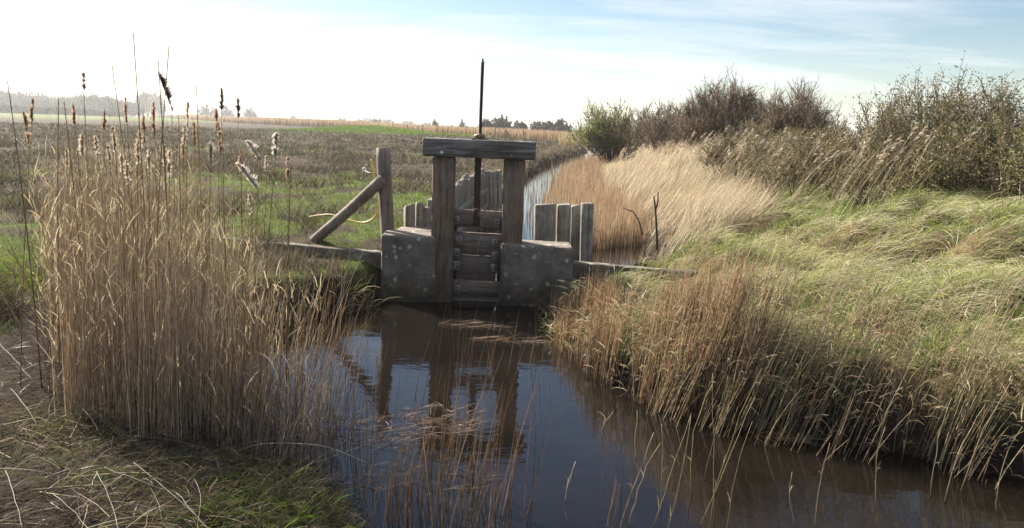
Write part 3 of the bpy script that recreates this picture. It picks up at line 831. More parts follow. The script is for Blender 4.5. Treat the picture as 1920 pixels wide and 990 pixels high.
# reed fringe along the right-hand shore
g = G()
SH = np.array([(0.30, 7.35), (0.42, 6.6), (0.62, 5.85), (0.88, 5.22), (1.18, 4.9), (1.7, 4.6), (2.3, 4.36), (2.9, 4.0), (3.8, 3.6)])
def along(n, lo=0, hi=1, w0=-0.12, w1=0.55):
    seg = np.hypot(*np.diff(SH, axis=0).T); cum = np.concatenate([[0], np.cumsum(seg)]); s = RNG.uniform(lo, hi, n) * cum[-1]
    px = np.interp(s, cum, SH[:, 0]); py = np.interp(s, cum, SH[:, 1])
    i = np.clip(np.searchsorted(cum, s) - 1, 0, len(seg) - 1); d = np.diff(SH, axis=0)[i] / seg[i][:, None]
    w = RNG.uniform(w0, w1, n)
    return px - d[:, 1] * -w * -1 * -1 if False else px + (-d[:, 1]) * w, py + d[:, 0] * w, s / cum[-1]
x, y, s = along(5600, 0.02, 0.60, -0.10, 0.40)
k = (fbm(x * 3.5, y * 3.5, 88, 3) > 0.40) & (RNG.uniform(0, 1, len(x)) < sst(0.60, 0.40, s))
x, y, s = x[k], y[k], s[k]; n = len(x)
ln = RNG.normal(0.46, 0.10, n) * (0.62 + 0.63 * sst(0.08, 0.5, s)) * (0.8 + 0.4 * fbm(x * 4, y * 4, 12))
ln = np.clip(ln, 0.15, 1)
lean = 0.04 + 0.20 * sst(0.15, 0.6, s)
blades(g, x, y, ln, RNG.uniform(0.0014, 0.0028, n), rad(80) + RNG.normal(0, 0.7, n), np.abs(RNG.normal(lean, 0.05, n)), np.abs(RNG.normal(lean + 0.06, 0.1, n)), REDS + PALES[:2], K=5, S=3, wob=0.2, base_mul=0.6, tip_mul=1.2, taper=0.4)
x, y, s = along(900, 0.42, 0.98, -0.30, 0.25)
k = fbm(x * 5, y * 5, 89, 2) > 0.42
x, y, s = x[k], y[k], s[k]; n = len(x)
blades(g, x, y, RNG.uniform(0.35, 0.75, n), RNG.uniform(0.0016, 0.0028, n), rad(85) + RNG.normal(0, 0.35, n), RNG.normal(0.25, 0.06, n), RNG.normal(0.42, 0.13, n), PALES + STRAWS[:2], K=6, S=3, wob=0.1, base_mul=0.8, taper=0.3)
x, y, s = along(700, 0.25, 0.75, -0.02, 0.9); n = len(x)
blades(g, x, y, RNG.uniform(0.5, 0.85, n), RNG.uniform(0.0014, 0.0024, n), rad(80) + RNG.normal(0, 0.3, n), RNG.normal(0.2, 0.06, n), RNG.normal(0.42, 0.12, n), PALES, K=6, S=3, wob=0.1, taper=0.3)
# short bits and leaves in the fringe
x, y, s = along(3000, 0.02, 0.8, -0.08, 0.5); n = len(x)
b = base_pts(x, y); b[:, 2] += RNG.uniform(0.02, 0.45, n) * (0.5 + 0.5 * sst(0.1, 0.5, s))
P = bend_paths(b, RNG.uniform(0.05, 0.16, n), RNG.uniform(-PI, PI, n), RNG.uniform(0.3, 0.9, n), RNG.uniform(0.8, 2.4, n), 4, 0.2)
tubes(g, P, np.array([0.002, 0.0026, 0.0018, 0.0004])[None], 2, tintcols(n, 4, PALES + REDS))
tag(g.obj('reeds', M_REED), 'reddish brown reed fringe along the right bank above the water', 'reeds', kind='stuff')

# reeds standing in the pool, front middle
g = G()
def clump(g, px, py, n, spread, l0, l1, lean=0.12, cols=STRAWS, azc=90, w=(0.0012, 0.0022)):
    c = atz(px, py, 0)
    x = c[0] + RNG.normal(0, spread, n); y = c[1] + RNG.normal(0, spread, n)
    blades(g, x, y, RNG.uniform(l0, l1, n), RNG.uniform(*w, n), rad(azc) + RNG.normal(0, 1.1, n), np.abs(RNG.normal(lean, 0.08, n)), np.abs(RNG.normal(lean + 0.08, 0.15, n)), cols, K=6, S=3, wob=0.15, z=np.full(n, -0.03), taper=0.3)
for px, py, n, sp, l0, l1 in ((690, 940, 22, 0.10, 0.15, 0.4), (760, 900, 40, 0.14, 0.12, 0.42), (820, 960, 40, 0.12, 0.15, 0.5), (860, 880, 20, 0.06, 0.3, 0.75), (900, 930, 22, 0.06, 0.25, 0.7),
                              (940, 980, 16, 0.07, 0.3, 0.75), (740, 990, 30, 0.1, 0.15, 0.45), (650, 850, 22, 0.12, 0.25, 0.8), (900, 700, 9, 0.12, 0.3, 0.7), (1000, 690, 14, 0.16, 0.25, 0.6), (870, 1020, 22, 0.1, 0.3, 0.7),
                              (1150, 990, 10, 0.06, 0.2, 0.45), (800, 800, 10, 0.2, 0.3, 0.7), (560, 870, 40, 0.12, 0.3, 1.0), (600, 800, 34, 0.25, 0.4, 1.0), (520, 800, 60, 0.25, 0.5, 1.05)):
    clump(g, px, py, n, sp, l0, l1, cols=STRAWS + REDS[:1])
tag(g.obj('reeds', M_REED), 'thin scattered reeds standing in the middle of the pool', 'reeds', kind='stuff')

# floating litter
g = G()
def litter(g, px, py, rx, ry, n, l0, l1, cols, z=0.006, azc=1.57, azs=0.8, wd_=0.0022):
    c = atz(px, py, 0); a_ = RNG.uniform(0, 2 * PI, n); r_ = np.sqrt(RNG.uniform(0, 1, n))
    x = c[0] + rx * r_ * np.cos(a_); y = c[1] + ry * r_ * np.sin(a_)
    blades(g, x, y, RNG.uniform(l0, l1, n), RNG.uniform(0.4, 1.1, n) * wd_, azc + RNG.normal(0, azs, n), np.full(n, 1.48) + RNG.normal(0, 0.06, n), np.full(n, 1.6) + RNG.normal(0, 0.06, n), cols, K=3, S=2, z=np.full(n, z) + RNG.uniform(-0.003, 0.012, n))
PINK = [(0.30, 0.21, 0.17), (0.22, 0.15, 0.12), (0.36, 0.28, 0.23)]
litter(g, 720, 800, 0.55, 0.2, 240, 0.03, 0.16, PINK, azs=1.6); litter(g, 660, 830, 0.35, 0.14, 90, 0.03, 0.13, PINK, azs=1.6); litter(g, 830, 780, 0.25, 0.18, 90, 0.03, 0.16, PINK, azs=1.6)
litter(g, 890, 610, 0.36, 0.10, 60, 0.04, 0.2, PINK); litter(g, 960, 640, 0.4, 0.08, 50, 0.04, 0.25, STRAWS + PINK); litter(g, 1460, 822, 0.16, 0.05, 90, 0.04, 0.2, STRAWS)
litter(g, 770, 900, 0.4, 0.2, 70, 0.03, 0.16, PINK)
tag(g.obj('floating_litter', M_REED), 'broken reed bits floating on the pool', 'reed litter', kind='stuff')

# upstream reeds in the channel and golden reeds on the dike
g = G()
UP = [(0.42, 11.3), (0.42, 14), (0.72, 20), (1.35, 28), (2.3, 36), (3.9, 45), (5.6, 54), (7.6, 56), (5.6, 45), (4.1, 36), (3.0, 28), (2.6, 20), (2.5, 14), (2.3, 12.6), (1.5, 12.2), (1.0, 11.6)]
x, y = scat(90000, 10, 56, -5, 14)
k = (sdist(x, y, UP) < 0); x, y = x[k], y[k]
k = RNG.uniform(0, 1, len(x)) < 0.14 + 0.86 * sst(-0.1, 0.8, x - np.interp(y, [11, 14, 20, 28, 36, 45, 54], [0.42, 0.42, 0.72, 1.35, 2.3, 3.9, 5.6]))
x, y = x[k], y[k]; n = len(x)
blades(g, x, y, RNG.uniform(0.3, 0.62, n), np.maximum(0.0018, 0.00034 * y) * RNG.uniform(0.6, 1.1, n), rad(90) + RNG.normal(0, 1, n), np.abs(RNG.normal(0.05, 0.05, n)), np.abs(RNG.normal(0.12, 0.1, n)), [(0.32, 0.21, 0.13), (0.38, 0.28, 0.18), (0.26, 0.17, 0.11), (0.40, 0.30, 0.19)], K=4, S=2, wob=0.1, base_mul=0.65, z=np.full(n, -0.05))
x, y = scat(4200, 12, 60, -3, 9); kk = sdist(x, y, CHAN) < -0.05; x, y = x[kk], y[kk]; n = len(x)
blades(g, x, y, RNG.uniform(0.15, 0.45, n), np.maximum(0.0015, 0.00026 * y), RNG.uniform(-PI, PI, n), np.abs(RNG.normal(0.05, 0.05, n)), np.abs(RNG.normal(0.1, 0.1, n)), [(0.3, 0.22, 0.15), (0.2, 0.15, 0.11)], K=3, S=2, z=np.full(n, -0.05))
tag(g.obj('reeds', M_REED), 'low brown reeds growing in the ditch upstream of the gate', 'reeds', kind='stuff')

g = G()
def gthr(x, y): return 9.8 + 1.35 * np.clip(x - 2.2, 0, 2.4) + (fbm(x, y, 90) - 0.5) * 3
GOLD = [(0.47, 0.38, 0.25), (0.54, 0.45, 0.31), (0.38, 0.29, 0.18), (0.48, 0.39, 0.27)]
x, y = scat(230000, 8.5, 60, 4, 34)
u = (x - chan_mid(y)) / np.maximum(crest_x(y) - chan_mid(y), 1)
k = (wdist(x, y) > -0.05) & is_right(x, y) & (u < 1.15) & (RNG.uniform(0, 1, len(x)) < sst(-0.7, 0.9, y - gthr(x, y)) * np.maximum(sst(0.62, 0.45, u), sst(16, 20, y)) * (1 - 0.9 * (x < 2.3) * (y < 11.8)))
x, y, u = x[k], y[k], u[k]; n = len(x)
fold = fbm(x * 0.8, y * 0.8, 91)
ph0 = 0.15 + 0.55 * sst(0.3, 0.65, fold) ; ph1 = ph0 + RNG.normal(0.45, 0.3, n)
flat = RNG.uniform(0, 1, n) < 0.30 * sst(0.9, 0.3, u)
ph0 = np.where(flat, 1.0, ph0); ph1 = np.where(flat, RNG.uniform(1.3, 2.0, n), ph1)
blades(g, x, y, RNG.uniform(0.45, 0.95, n) * (0.75 + 0.3 * u) * np.where((np.abs(x / y - 0.12) < 0.022) & (y > 26) & (y < 37), 0.3, 1), np.maximum(0.002, 0.00036 * y) * RNG.uniform(0.5, 1.1, n), rad(78) + RNG.normal(0, 0.45, n), ph0 + RNG.normal(0, 0.1, n), ph1, GOLD, K=5, S=2, wob=0.1, base_mul=0.6, tip_mul=1.1)
tag(g.obj('reeds', M_REED), 'golden wind-bent reeds covering the dike slope beyond the sluice', 'reeds', kind='stuff')

# leaning feathery reeds in front of the brambles
g = G(); gp = G()
t_ = RNG.uniform(0, 1, 420)
y = 9.5 + 13 * t_ ** 1.2; x = crest_x(y) - 0.9 - RNG.uniform(0, 1.1, 420) * (0.6 + y * 0.03)
n = len(x)
P = blades(g, x, y, RNG.uniform(0.9, 1.35, n), np.maximum(0.0024, 0.00026 * y), rad(75) + RNG.normal(0, 0.3, n), RNG.normal(0.38, 0.1, n), RNG.normal(0.72, 0.12, n), GOLD, K=6, S=2, wob=0.05)
tips = P[::3, -1]; dirs = (P[::3, -1] - P[::3, -2]); dirs /= np.linalg.norm(dirs, axis=1, keepdims=True)
nt_ = len(tips); rep = 12
b = np.repeat(tips, rep, 0) - np.repeat(dirs, rep, 0) * RNG.uniform(0, 0.2, (nt_ * rep, 1))
PP = bend_paths(b, RNG.uniform(0.04, 0.09, nt_ * rep), rad(80) + RNG.normal(0, 0.6, nt_ * rep), RNG.uniform(0.4, 1.0, nt_ * rep), RNG.uniform(1.0, 2.0, nt_ * rep), 3)
tubes(g, PP, np.array([0.006, 0.009, 0.002])[None], 2, tintcols(nt_ * rep, 3, [(0.5, 0.42, 0.32), (0.42, 0.33, 0.24)]))
tag(g.obj('reeds', M_REED), 'feathery reeds leaning right below the hedge on the dike', 'reeds', kind='stuff')

# draped grass on the near right bank
g = G()
x, y = scat(230000, 4.0, 15.5, 2, 46, uniform=False)
wd_ = wdist(x, y)
k = (wd_ > 0.10 + 0.38 * sst(1.4, 2.2, x) * sst(6, 5, y)) & is_right(x, y) & (x < crest_x(y) + 0.5) & ~((x > 0.5) & (x < 2.2) & (y > 7.6) & (y < 10.6) & (RNG.uniform(0, 1, len(x)) < 0.85)) & (RNG.uniform(0, 1, len(x)) < sst(1.3, -0.5, y - gthr(x, y)))
x, y, wd_ = x[k], y[k], wd_[k]; n = len(x)
pat = fbm(x * 0.8 + y * 0.3, y * 1.3, 95, 4); fine = fbm(x * 3, y * 3, 96, 2)
pale = sst(0.42, 0.60, pat + (fine - 0.5) * 0.35)
wo_d, wo_x, wo_y, wo_h = worley(x + 0.25 * (fbm(x * 2, y * 2, 4) - 0.5), y * 1.25, 0.62, 3)
azf = np.arctan2(wo_x * 1.1 + 0.55, wo_y * 1.1 - 0.12) + 0.5 * (fbm(x * 0.7, y * 0.7, 97) - 0.5) * 2
pale = np.clip(pale * 0.85 + (wo_h - 0.5) * 1.1, 0, 1)
keep = RNG.uniform(0, 1, n) < (sst(0.78, 0.42, wo_d) * 0.94 + 0.06) * (0.35 + 0.65 * sst(0.34, 0.5, fbm(x * 1.6, y * 1.6, 98)))
x, y, wd_, pale, azf = x[keep], y[keep], wd_[keep], pale[keep], azf[keep]; n = len(x)
kp = RNG.uniform(0, 1, n) < 0.08 + 0.64 * pale
xa, ya = x[kp], y[kp]; m_ = len(xa)
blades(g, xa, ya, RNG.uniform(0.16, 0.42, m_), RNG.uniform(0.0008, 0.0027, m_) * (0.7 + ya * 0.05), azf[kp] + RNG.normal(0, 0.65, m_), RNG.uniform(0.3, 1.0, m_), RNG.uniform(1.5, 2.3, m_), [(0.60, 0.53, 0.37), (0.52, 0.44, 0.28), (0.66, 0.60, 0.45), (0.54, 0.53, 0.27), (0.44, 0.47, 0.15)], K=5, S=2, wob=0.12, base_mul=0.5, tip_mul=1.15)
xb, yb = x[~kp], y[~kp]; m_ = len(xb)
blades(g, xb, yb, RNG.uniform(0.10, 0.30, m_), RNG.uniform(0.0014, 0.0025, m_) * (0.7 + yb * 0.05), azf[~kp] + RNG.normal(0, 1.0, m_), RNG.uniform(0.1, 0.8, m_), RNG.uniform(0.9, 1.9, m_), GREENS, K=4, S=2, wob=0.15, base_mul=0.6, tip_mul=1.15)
kr = RNG.choice(len(x), 15000, replace=False); xr_, yr_ = x[kr], y[kr]
blades(g, xr_, yr_, RNG.uniform(0.05, 0.28, 15000), RNG.uniform(0.001, 0.003, 15000), RNG.uniform(-PI, PI, 15000), RNG.uniform(0.1, 1.3, 15000), RNG.uniform(0.6, 2.2, 15000), [(0.34, 0.26, 0.16), (0.22, 0.16, 0.10), (0.5, 0.42, 0.3), (0.14, 0.19, 0.05)], K=4, S=2, wob=0.5)
tag(g.obj('grass', M_GRASS), 'wind-combed tussocks of green and straw grass on the right bank', 'grass', kind='stuff')

# field: short green turf and brown sedge
g = G()
x, y = scat(200000, 6.2, 110, -46, 8)
wd_ = wdist(x, y)
r_ = np.hypot(x, y)
gr = field_green(x, y)
inl = (~is_right(x, y)) & (wd_ > 0.03)
block = ((x > -1.42) & (x < 0.8) & (y > 7.9) & (y < 8.9))
LRm = sdist(x, y, np.array(LR)) < 0.1
k = inl & ~block & ~LRm
x, y, r_, gr, wd_ = x[k], y[k], r_[k], gr[k], wd_[k]
isg = RNG.uniform(0, 1, len(x)) < gr
xg, yg, rg = x[isg], y[isg], r_[isg]; n = len(xg)
blades(g, xg, yg, RNG.uniform(0.035, 0.10, n) * (1 + rg * 0.012), np.maximum(0.0016, 0.00042 * rg) * RNG.uniform(0.5, 1.0, n), RNG.uniform(-PI, PI, n), RNG.uniform(0.0, 0.6, n), RNG.uniform(0.4, 1.5, n), GREENS + [(0.17, 0.20, 0.05), (0.22, 0.20, 0.10), (0.10, 0.10, 0.04)], K=3, S=2, base_mul=0.7)
nm = 14000; xm = -18.3 + RNG.normal(0, 4.2, nm); ym = 101 + RNG.normal(0, 4.5, nm); xm2 = RNG.uniform(-14, -3, 4000); ym2 = 95.5 + RNG.normal(0, 1.6, 4000)
xm = np.concatenate([xm, xm2]); ym = np.concatenate([ym, ym2]); nm = len(xm)
blades(g, xm, ym, RNG.uniform(0.12, 0.3, nm), np.full(nm, 0.045), RNG.uniform(-PI, PI, nm), RNG.uniform(0, 0.5, nm), RNG.uniform(0.4, 1.2, nm), [(0.17, 0.26, 0.03), (0.22, 0.30, 0.045), (0.13, 0.19, 0.03)], K=3, S=2, base_mul=0.8)
# clumped sedge: heights follow a lumpy noise
xs_, ys_, rs_ = x[~isg], y[~isg], r_[~isg]; n = len(xs_)
lump = fbm(xs_ * 1.1, ys_ * 0.8, 99, 3)
kk = (RNG.uniform(0, 1, n) < 0.35 + 0.65 * sst(0.35, 0.6, lump)); xs_, ys_, rs_, lump = xs_[kk], ys_[kk], rs_[kk], lump[kk]; n = len(xs_)
hgt = (0.07 + 0.26 * sst(0.38, 0.68, lump)) * RNG.uniform(0.6, 1.15, n)
blades(g, xs_, ys_, hgt, np.maximum(0.0018, 0.00042 * rs_) * RNG.uniform(0.5, 1.0, n), RNG.uniform(-PI, PI, n), RNG.uniform(0.0, 0.6, n), RNG.uniform(0.4, 1.7, n), SEDGE, K=4, S=2, base_mul=0.6, tip_mul=1.25)
x, y = scat(60000, 10, 85, -4, 9); wdk = wdist(x, y); kk = (~is_right(x, y)) & (wdk > 0.12) & (wdk < 0.9 + 0.02 * y); x, y = x[kk], y[kk]; n = len(x)
blades(g, x, y, RNG.uniform(0.10, 0.30, n), np.maximum(0.0018, 0.00040 * y) * RNG.uniform(0.5, 1, n), rad(-80) + RNG.normal(0, 1.0, n), RNG.uniform(0.1, 0.9, n), RNG.uniform(0.9, 2.2, n), [(0.32, 0.25, 0.17), (0.24, 0.18, 0.12), (0.18, 0.13, 0.09), (0.4, 0.33, 0.24)], K=4, S=2)
tag(g.obj('grass', M_SEDGE), 'rough meadow of brown sedge and green turf left of the ditch', 'meadow', kind='stuff')

# overhanging grass at the water edge beside the left block
g = G()
def tuft(g, x, y, n, sp, l0, l1, cols, p0=(0.1, 0.9), p1=(1.0, 2.2), azc=None, azs=2.0, w=(0.0015, 0.0026)):
    xx = x + RNG.normal(0, sp, n); yy = y + RNG.normal(0, sp, n)
    k = wdist(xx, yy) > -0.03; xx, yy = xx[k], yy[k]; n = len(xx)
    az = RNG.uniform(-PI, PI, n) if azc is None else rad(azc) + RNG.normal(0, azs, n)
    blades(g, xx, yy, RNG.uniform(l0, l1, n), RNG.uniform(*w, n), az, RNG.uniform(*p0, n), RNG.uniform(*p1, n), cols, K=5, S=2, wob=0.15)
for (px, py, zz_, n, cols, l0, l1) in ((590, 545, 0.35, 1500, GREENS, 0.08, 0.2), (640, 545, 0.33, 1500, GREENS, 0.08, 0.2), (690, 535, 0.3, 900, PALES + GREENS[:2], 0.12, 0.32), (715, 520, 0.35, 500, PALES, 0.12, 0.34),
                                   (540, 540, 0.38, 1200, GREENS, 0.08, 0.2), (665, 570, 0.2, 700, GREENS + PALES[:1], 0.08, 0.22), (30, 520, 0.45, 2600, GREENS, 0.06, 0.16), (20, 490, 0.5, 1500, GREENS, 0.06, 0.16),
                                   (85, 800, 0.2, 450, DIM, 0.06, 0.2), (530, 955, 0.15, 1100, DIM + GREENS[:2], 0.06, 0.18), (440, 985, 0.15, 700, DIM + GREENS[2:3], 0.05, 0.16), (600, 940, 0.1, 500, DIM, 0.06, 0.2), (620, 985, 0.1, 500, DIM, 0.06, 0.16), (250, 900, 0.2, 300, DIM, 0.06, 0.2), (350, 960, 0.2, 400, DIM, 0.05, 0.16), (480, 900, 0.15, 500, DIM, 0.06, 0.2), (120, 860, 0.2, 300, DIM, 0.06, 0.2),
                                   (1050, 560, 0.3, 700, PALES + GREENS, 0.1, 0.25), (1110, 570, 0.3, 700, GREENS + PALES[:1], 0.08, 0.22)):
    p = atz(px, py, zz_)
    tuft(g, p[0], p[1], n, 0.16 if n < 1400 else 0.24, l0, l1, cols)
tag(g.obj('grass', M_GRASS), 'small grass tufts dotted along the banks of the pool', 'grass', kind='stuff')

# trampled litter on the near left bank
g = G()
x, y = scat(52000, 1.6, 7.0, -46, -4)
wd_ = wdist(x, y)
k = (wd_ > 0.0) & (~is_right(x, y)) & (fbm(x * 2.6, y * 2.6, 101) > 0.40); x, y = x[k], y[k]; n = len(x)
blades(g, x, y, RNG.uniform(0.03, 0.16, n), RNG.uniform(0.0008, 0.0022, n), RNG.uniform(-PI, PI, n), RNG.uniform(1.1, 1.6, n), RNG.uniform(1.4, 1.75, n), [(0.10, 0.078, 0.06), (0.07, 0.053, 0.042), (0.16, 0.13, 0.095), (0.05, 0.04, 0.032), (0.34, 0.30, 0.24)], wts=[0.32, 0.31, 0.12, 0.21, 0.04], K=3, S=2, sink=-0.008, base_mul=0.9)
x, y = scat(260, 2.2, 5.5, -42, -8); k = (wdist(x, y) > 0.05) & (~is_right(x, y)); x, y = x[k], y[k]; n = len(x)
blades(g, x, y, RNG.uniform(0.15, 0.45, n), RNG.uniform(0.0012, 0.0024, n), RNG.uniform(-PI, PI, n), RNG.uniform(1.2, 1.5, n), RNG.uniform(1.4, 1.7, n), PALES + STRAWS, K=4, S=3, sink=-0.015, base_mul=0.95)
tag(g.obj('reed_litter', M_REED), 'trampled dead reed bits strewn over the near bank', 'reed litter', kind='stuff')

# far reed bed behind the fence
g = G()
FX = np.array([-190, -75, -25, -10, 0, 5.2]); FY = np.array([430, 220, 150, 112, 92, 78])
n = 42000
x = -np.abs(RNG.uniform(-5.2, 190, n)) * RNG.uniform(0, 1, n) ** 0.6 + 5.2
fy = np.interp(x, FX, FY)
y = fy + RNG.uniform(0, 1, n) ** 1.6 * (0.4 * fy)
r_ = np.hypot(x, y)
blades(g, x, y, RNG.uniform(1.0, 1.75, n) * (0.8 + 0.35 * fbm(x * 0.08, y * 0.08, 103)) * (1 - 0.32 * sst(-45, -12, x)), 0.00045 * r_, RNG.uniform(-PI, PI, n), np.abs(RNG.normal(0, 0.06, n)), np.abs(RNG.normal(0, 0.12, n)), [(0.36, 0.25, 0.15), (0.30, 0.2, 0.12), (0.40, 0.29, 0.18)], K=3, S=2, base_mul=0.55, tip_mul=1.15)
x, y = scat(9000, 60, 130, 3, 10); wdk = wdist(x, y) > 0.3; x, y = x[wdk], y[wdk]; n = len(x)
blades(g, x, y, RNG.uniform(0.5, 1.1, n), 0.0005 * y, RNG.uniform(-PI, PI, n), np.abs(RNG.normal(0, 0.2, n)), np.abs(RNG.normal(0.3, 0.3, n)), [(0.38, 0.28, 0.17), (0.3, 0.27, 0.1), (0.36, 0.25, 0.15)], K=3, S=2)
tag(g.obj('reed_bed', M_REED), 'wide pale brown reed bed behind the far fence line', 'reed bed', kind='stuff')

# ------------------------------------------------------------------ bushes and trees
def bush_parts(root, cx, cy, rx, ry, h, stems, twigs, leaves, leafcols, twigcols, twr=0.0016, leaf=0.03, z0=None, base_sp=0.35, low=0.12, leafbias=None, sub=3, dome=0.62, rag=0.4):
    z0 = float(terrain(np.array([cx]), np.array([cy]))[0]) if z0 is None else z0
    loc = np.array([cx, cy, z0])
    d = math.hypot(cx, cy)
    g = G()
    a = RNG.uniform(0, 2 * PI, stems); rr_ = np.sqrt(RNG.uniform(0, 1, stems))
    b = np.stack([rx * base_sp * rr_ * np.cos(a), ry * base_sp * rr_ * np.sin(a), np.full(stems, -0.05)], 1)
    tz = h * (1 - dome * rr_ ** 2.4) * RNG.uniform(1.0 - rag, 1.04, stems)
    tp = np.stack([rx * rr_ * np.cos(a) * RNG.uniform(0.8, 1.1, stems), ry * rr_ * np.sin(a) * RNG.uniform(0.8, 1.1, stems), tz], 1)
    K = 6; s = np.linspace(0, 1, K)[None, :, None]
    mid = (b + tp) / 2 + RNG.normal(0, 0.1 * rx, (stems, 3)); mid[:, 2] += 0.12 * h
    P = (1 - s) ** 2 * b[:, None] + 2 * s * (1 - s) * mid[:, None] + s ** 2 * tp[:, None]
    P = P + RNG.normal(0, 0.015 * h, P.shape) * (s > 0)
    tubes(g, P, np.linspace(1, 0.25, K)[None] * (0.006 + 0.006 * RNG.uniform(0, 1, (stems, 1))) * max(1, h / 2), 4, tintcols(stems, K, twigcols))
    def side(P, n, l0, l1, r, upw=0.6, t0=0.25):
        i = RNG.integers(0, len(P), n); t = RNG.uniform(t0, 1, n) * (P.shape[1] - 1); k = np.minimum(t.astype(int), P.shape[1] - 2); f = (t - k)[:, None]
        o = P[i, k] * (1 - f) + P[i, k + 1] * f
        T = P[i, k + 1] - P[i, k]; T /= np.linalg.norm(T, axis=1, keepdims=True) + 1e-9
        D = T * 0.5 + RNG.normal(0, 0.55, (n, 3)) + np.array([0, 0, upw]); D /= np.linalg.norm(D, axis=1, keepdims=True)
        L_ = RNG.uniform(l0, l1, n)[:, None, None]
        Kk = 4; s = np.linspace(0, 1, Kk)[None, :, None]
        Q = o[:, None] + D[:, None] * L_ * s + RNG.normal(0, 0.04, (n, Kk, 3)) * L_ * s
        tubes(g, Q, np.array([1, 0.8, 0.6, 0.3])[None] * r, 3 if r > 0.004 else 2, tintcols(n, Kk, twigcols))
        return Q
    r1 = max(twr * 1.6, 0.00040 * d); r2 = max(twr, 0.00026 * d)
    Q1 = side(P, twigs, 0.12 * h, 0.3 * h, r1)
    Q2 = side(Q1, twigs * sub, 0.05 * h, 0.15 * h, r2, 0.45, 0.1)
    br = g.obj('branches', M_TWIG, loc=None); br.parent = root
    if leaves:
        A = Q2.reshape(-1, 3); B = Q1.reshape(-1, 3); C_ = P[:, 1:].reshape(-1, 3)
        pool = np.concatenate([A, B, C_])
        if leafbias is not None: pool = pool[RNG.uniform(0, 1, len(pool)) < leafbias(pool)]
        i = RNG.integers(0, len(pool), leaves)
        o = pool[i] + RNG.normal(0, 0.03 * max(1, h / 2), (leaves, 3))
        o = o[o[:, 2] > low * 0.3]; nl = len(o)
        sz = np.maximum(leaf, 0.0009 * d) * RNG.uniform(0.5, 1.1, nl)
        U = RNG.normal(0, 1, (nl, 3)); U /= np.linalg.norm(U, axis=1, keepdims=True)
        V = np.cross(U, RNG.normal(0, 1, (nl, 3))); V /= np.linalg.norm(V, axis=1, keepdims=True)
        v = np.stack([o - U * sz[:, None], o + V * sz[:, None] * 0.45, o + U * sz[:, None], o - V * sz[:, None] * 0.45], 1)
        c = tintcols(nl, 4, leafcols, base_mul=0.95, tip_mul=1.05, jitter=0.22)
        gl = G(); gl.add(v.reshape(-1, 3), np.arange(nl * 4).reshape(-1, 4), c.reshape(-1, 3))
        lo = gl.obj('foliage', M_LEAF); lo.parent = root
    return loc

BT = [(0.20, 0.15, 0.11), (0.26, 0.20, 0.15), (0.13, 0.095, 0.07), (0.34, 0.27, 0.20)]
OLIVE = [(0.13, 0.125, 0.05), (0.18, 0.15, 0.065), (0.09, 0.09, 0.04), (0.22, 0.17, 0.09), (0.14, 0.16, 0.05)]
DARKG = [(0.05, 0.08, 0.03), (0.08, 0.11, 0.03), (0.10, 0.13, 0.035)]
LIME = [(0.32, 0.42, 0.05), (0.24, 0.33, 0.04), (0.40, 0.48, 0.09)]
BUDS = [(0.26, 0.21, 0.11), (0.20, 0.17, 0.08), (0.30, 0.23, 0.15)]
def make_bush(name, label, cat, cx, cy, rx, ry, h, group=None, **k):
    z0 = float(terrain(np.array([cx]), np.array([cy]))[0])
    root = empty(name, (cx, cy, z0))
    tag(root, label, cat, group)
    bush_parts(root, cx, cy, rx, ry, h, z0=z0, **k)
    return root
HG = 'bushes of the hedge on top of the dike'
make_bush('bramble_bush', 'dense dark green bramble at the right edge of the hedge', 'bush', 6.35, 8.3, 1.5, 1.3, 1.25, HG, stems=90, twigs=900, leaves=24000, leafcols=OLIVE * 2 + DARKG, twigcols=BT, leaf=0.022, base_sp=0.9)
make_bush('bramble_bush', 'bramble with glossy green leaves mixed into bare tops near the right end of the hedge', 'bush', 6.05, 9.9, 1.3, 1.2, 1.2, HG, stems=90, twigs=900, leaves=24000, leafcols=OLIVE * 2 + BUDS + DARKG[2:], twigcols=BT, leaf=0.022, base_sp=0.9)
make_bush('bramble_bush', 'tallest twiggy bramble of the hedge with long bare shoots against the sky', 'bush', 6.0, 11.6, 1.35, 1.2, 1.42, HG, stems=150, twigs=1700, leaves=24000, leafcols=OLIVE, twigcols=BT, leaf=0.022, base_sp=0.9)
make_bush('bramble_bush', 'tangled brown bramble sloping down towards the low gap in the hedge', 'bush', 5.95, 13.5, 1.3, 1.2, 1.15, HG, stems=130, twigs=1400, leaves=26000, leafcols=OLIVE + BUDS, twigcols=BT, leaf=0.022, base_sp=0.9)
make_bush('bramble_bush', 'low brown bramble in the gap between the round bare bush and the tall bramble', 'bush', 5.95, 15.8, 1.5, 1.3, 0.95, HG, stems=110, twigs=1000, leaves=16000, leafcols=OLIVE + BUDS, twigcols=BT, leaf=0.022, base_sp=0.9)
make_bush('bare_bush', 'smaller rounded bare grey bush right of the biggest round one', 'bush', 6.35, 19.0, 1.05, 1.0, 1.75, HG, rag=0.38, stems=160, twigs=2000, leaves=11000, leafcols=BUDS, twigcols=BT, leaf=0.016, base_sp=0.5)
make_bush('bare_bush', 'big rounded brownish bare bush standing highest on the middle of the dike', 'bush', 5.75, 22.8, 1.45, 1.3, 1.95, HG, rag=0.3, dome=0.62, stems=230, twigs=3000, leaves=20000, leafcols=BUDS + OLIVE[:2], twigcols=BT, leaf=0.018, base_sp=0.6)
make_bush('bare_bush', 'low brown bush sloping down behind the golden reeds', 'bush', 5.55, 27.0, 1.6, 1.4, 1.5, HG, stems=90, twigs=900, leaves=6000, leafcols=BUDS + OLIVE, twigcols=BT, leaf=0.018, base_sp=0.7)
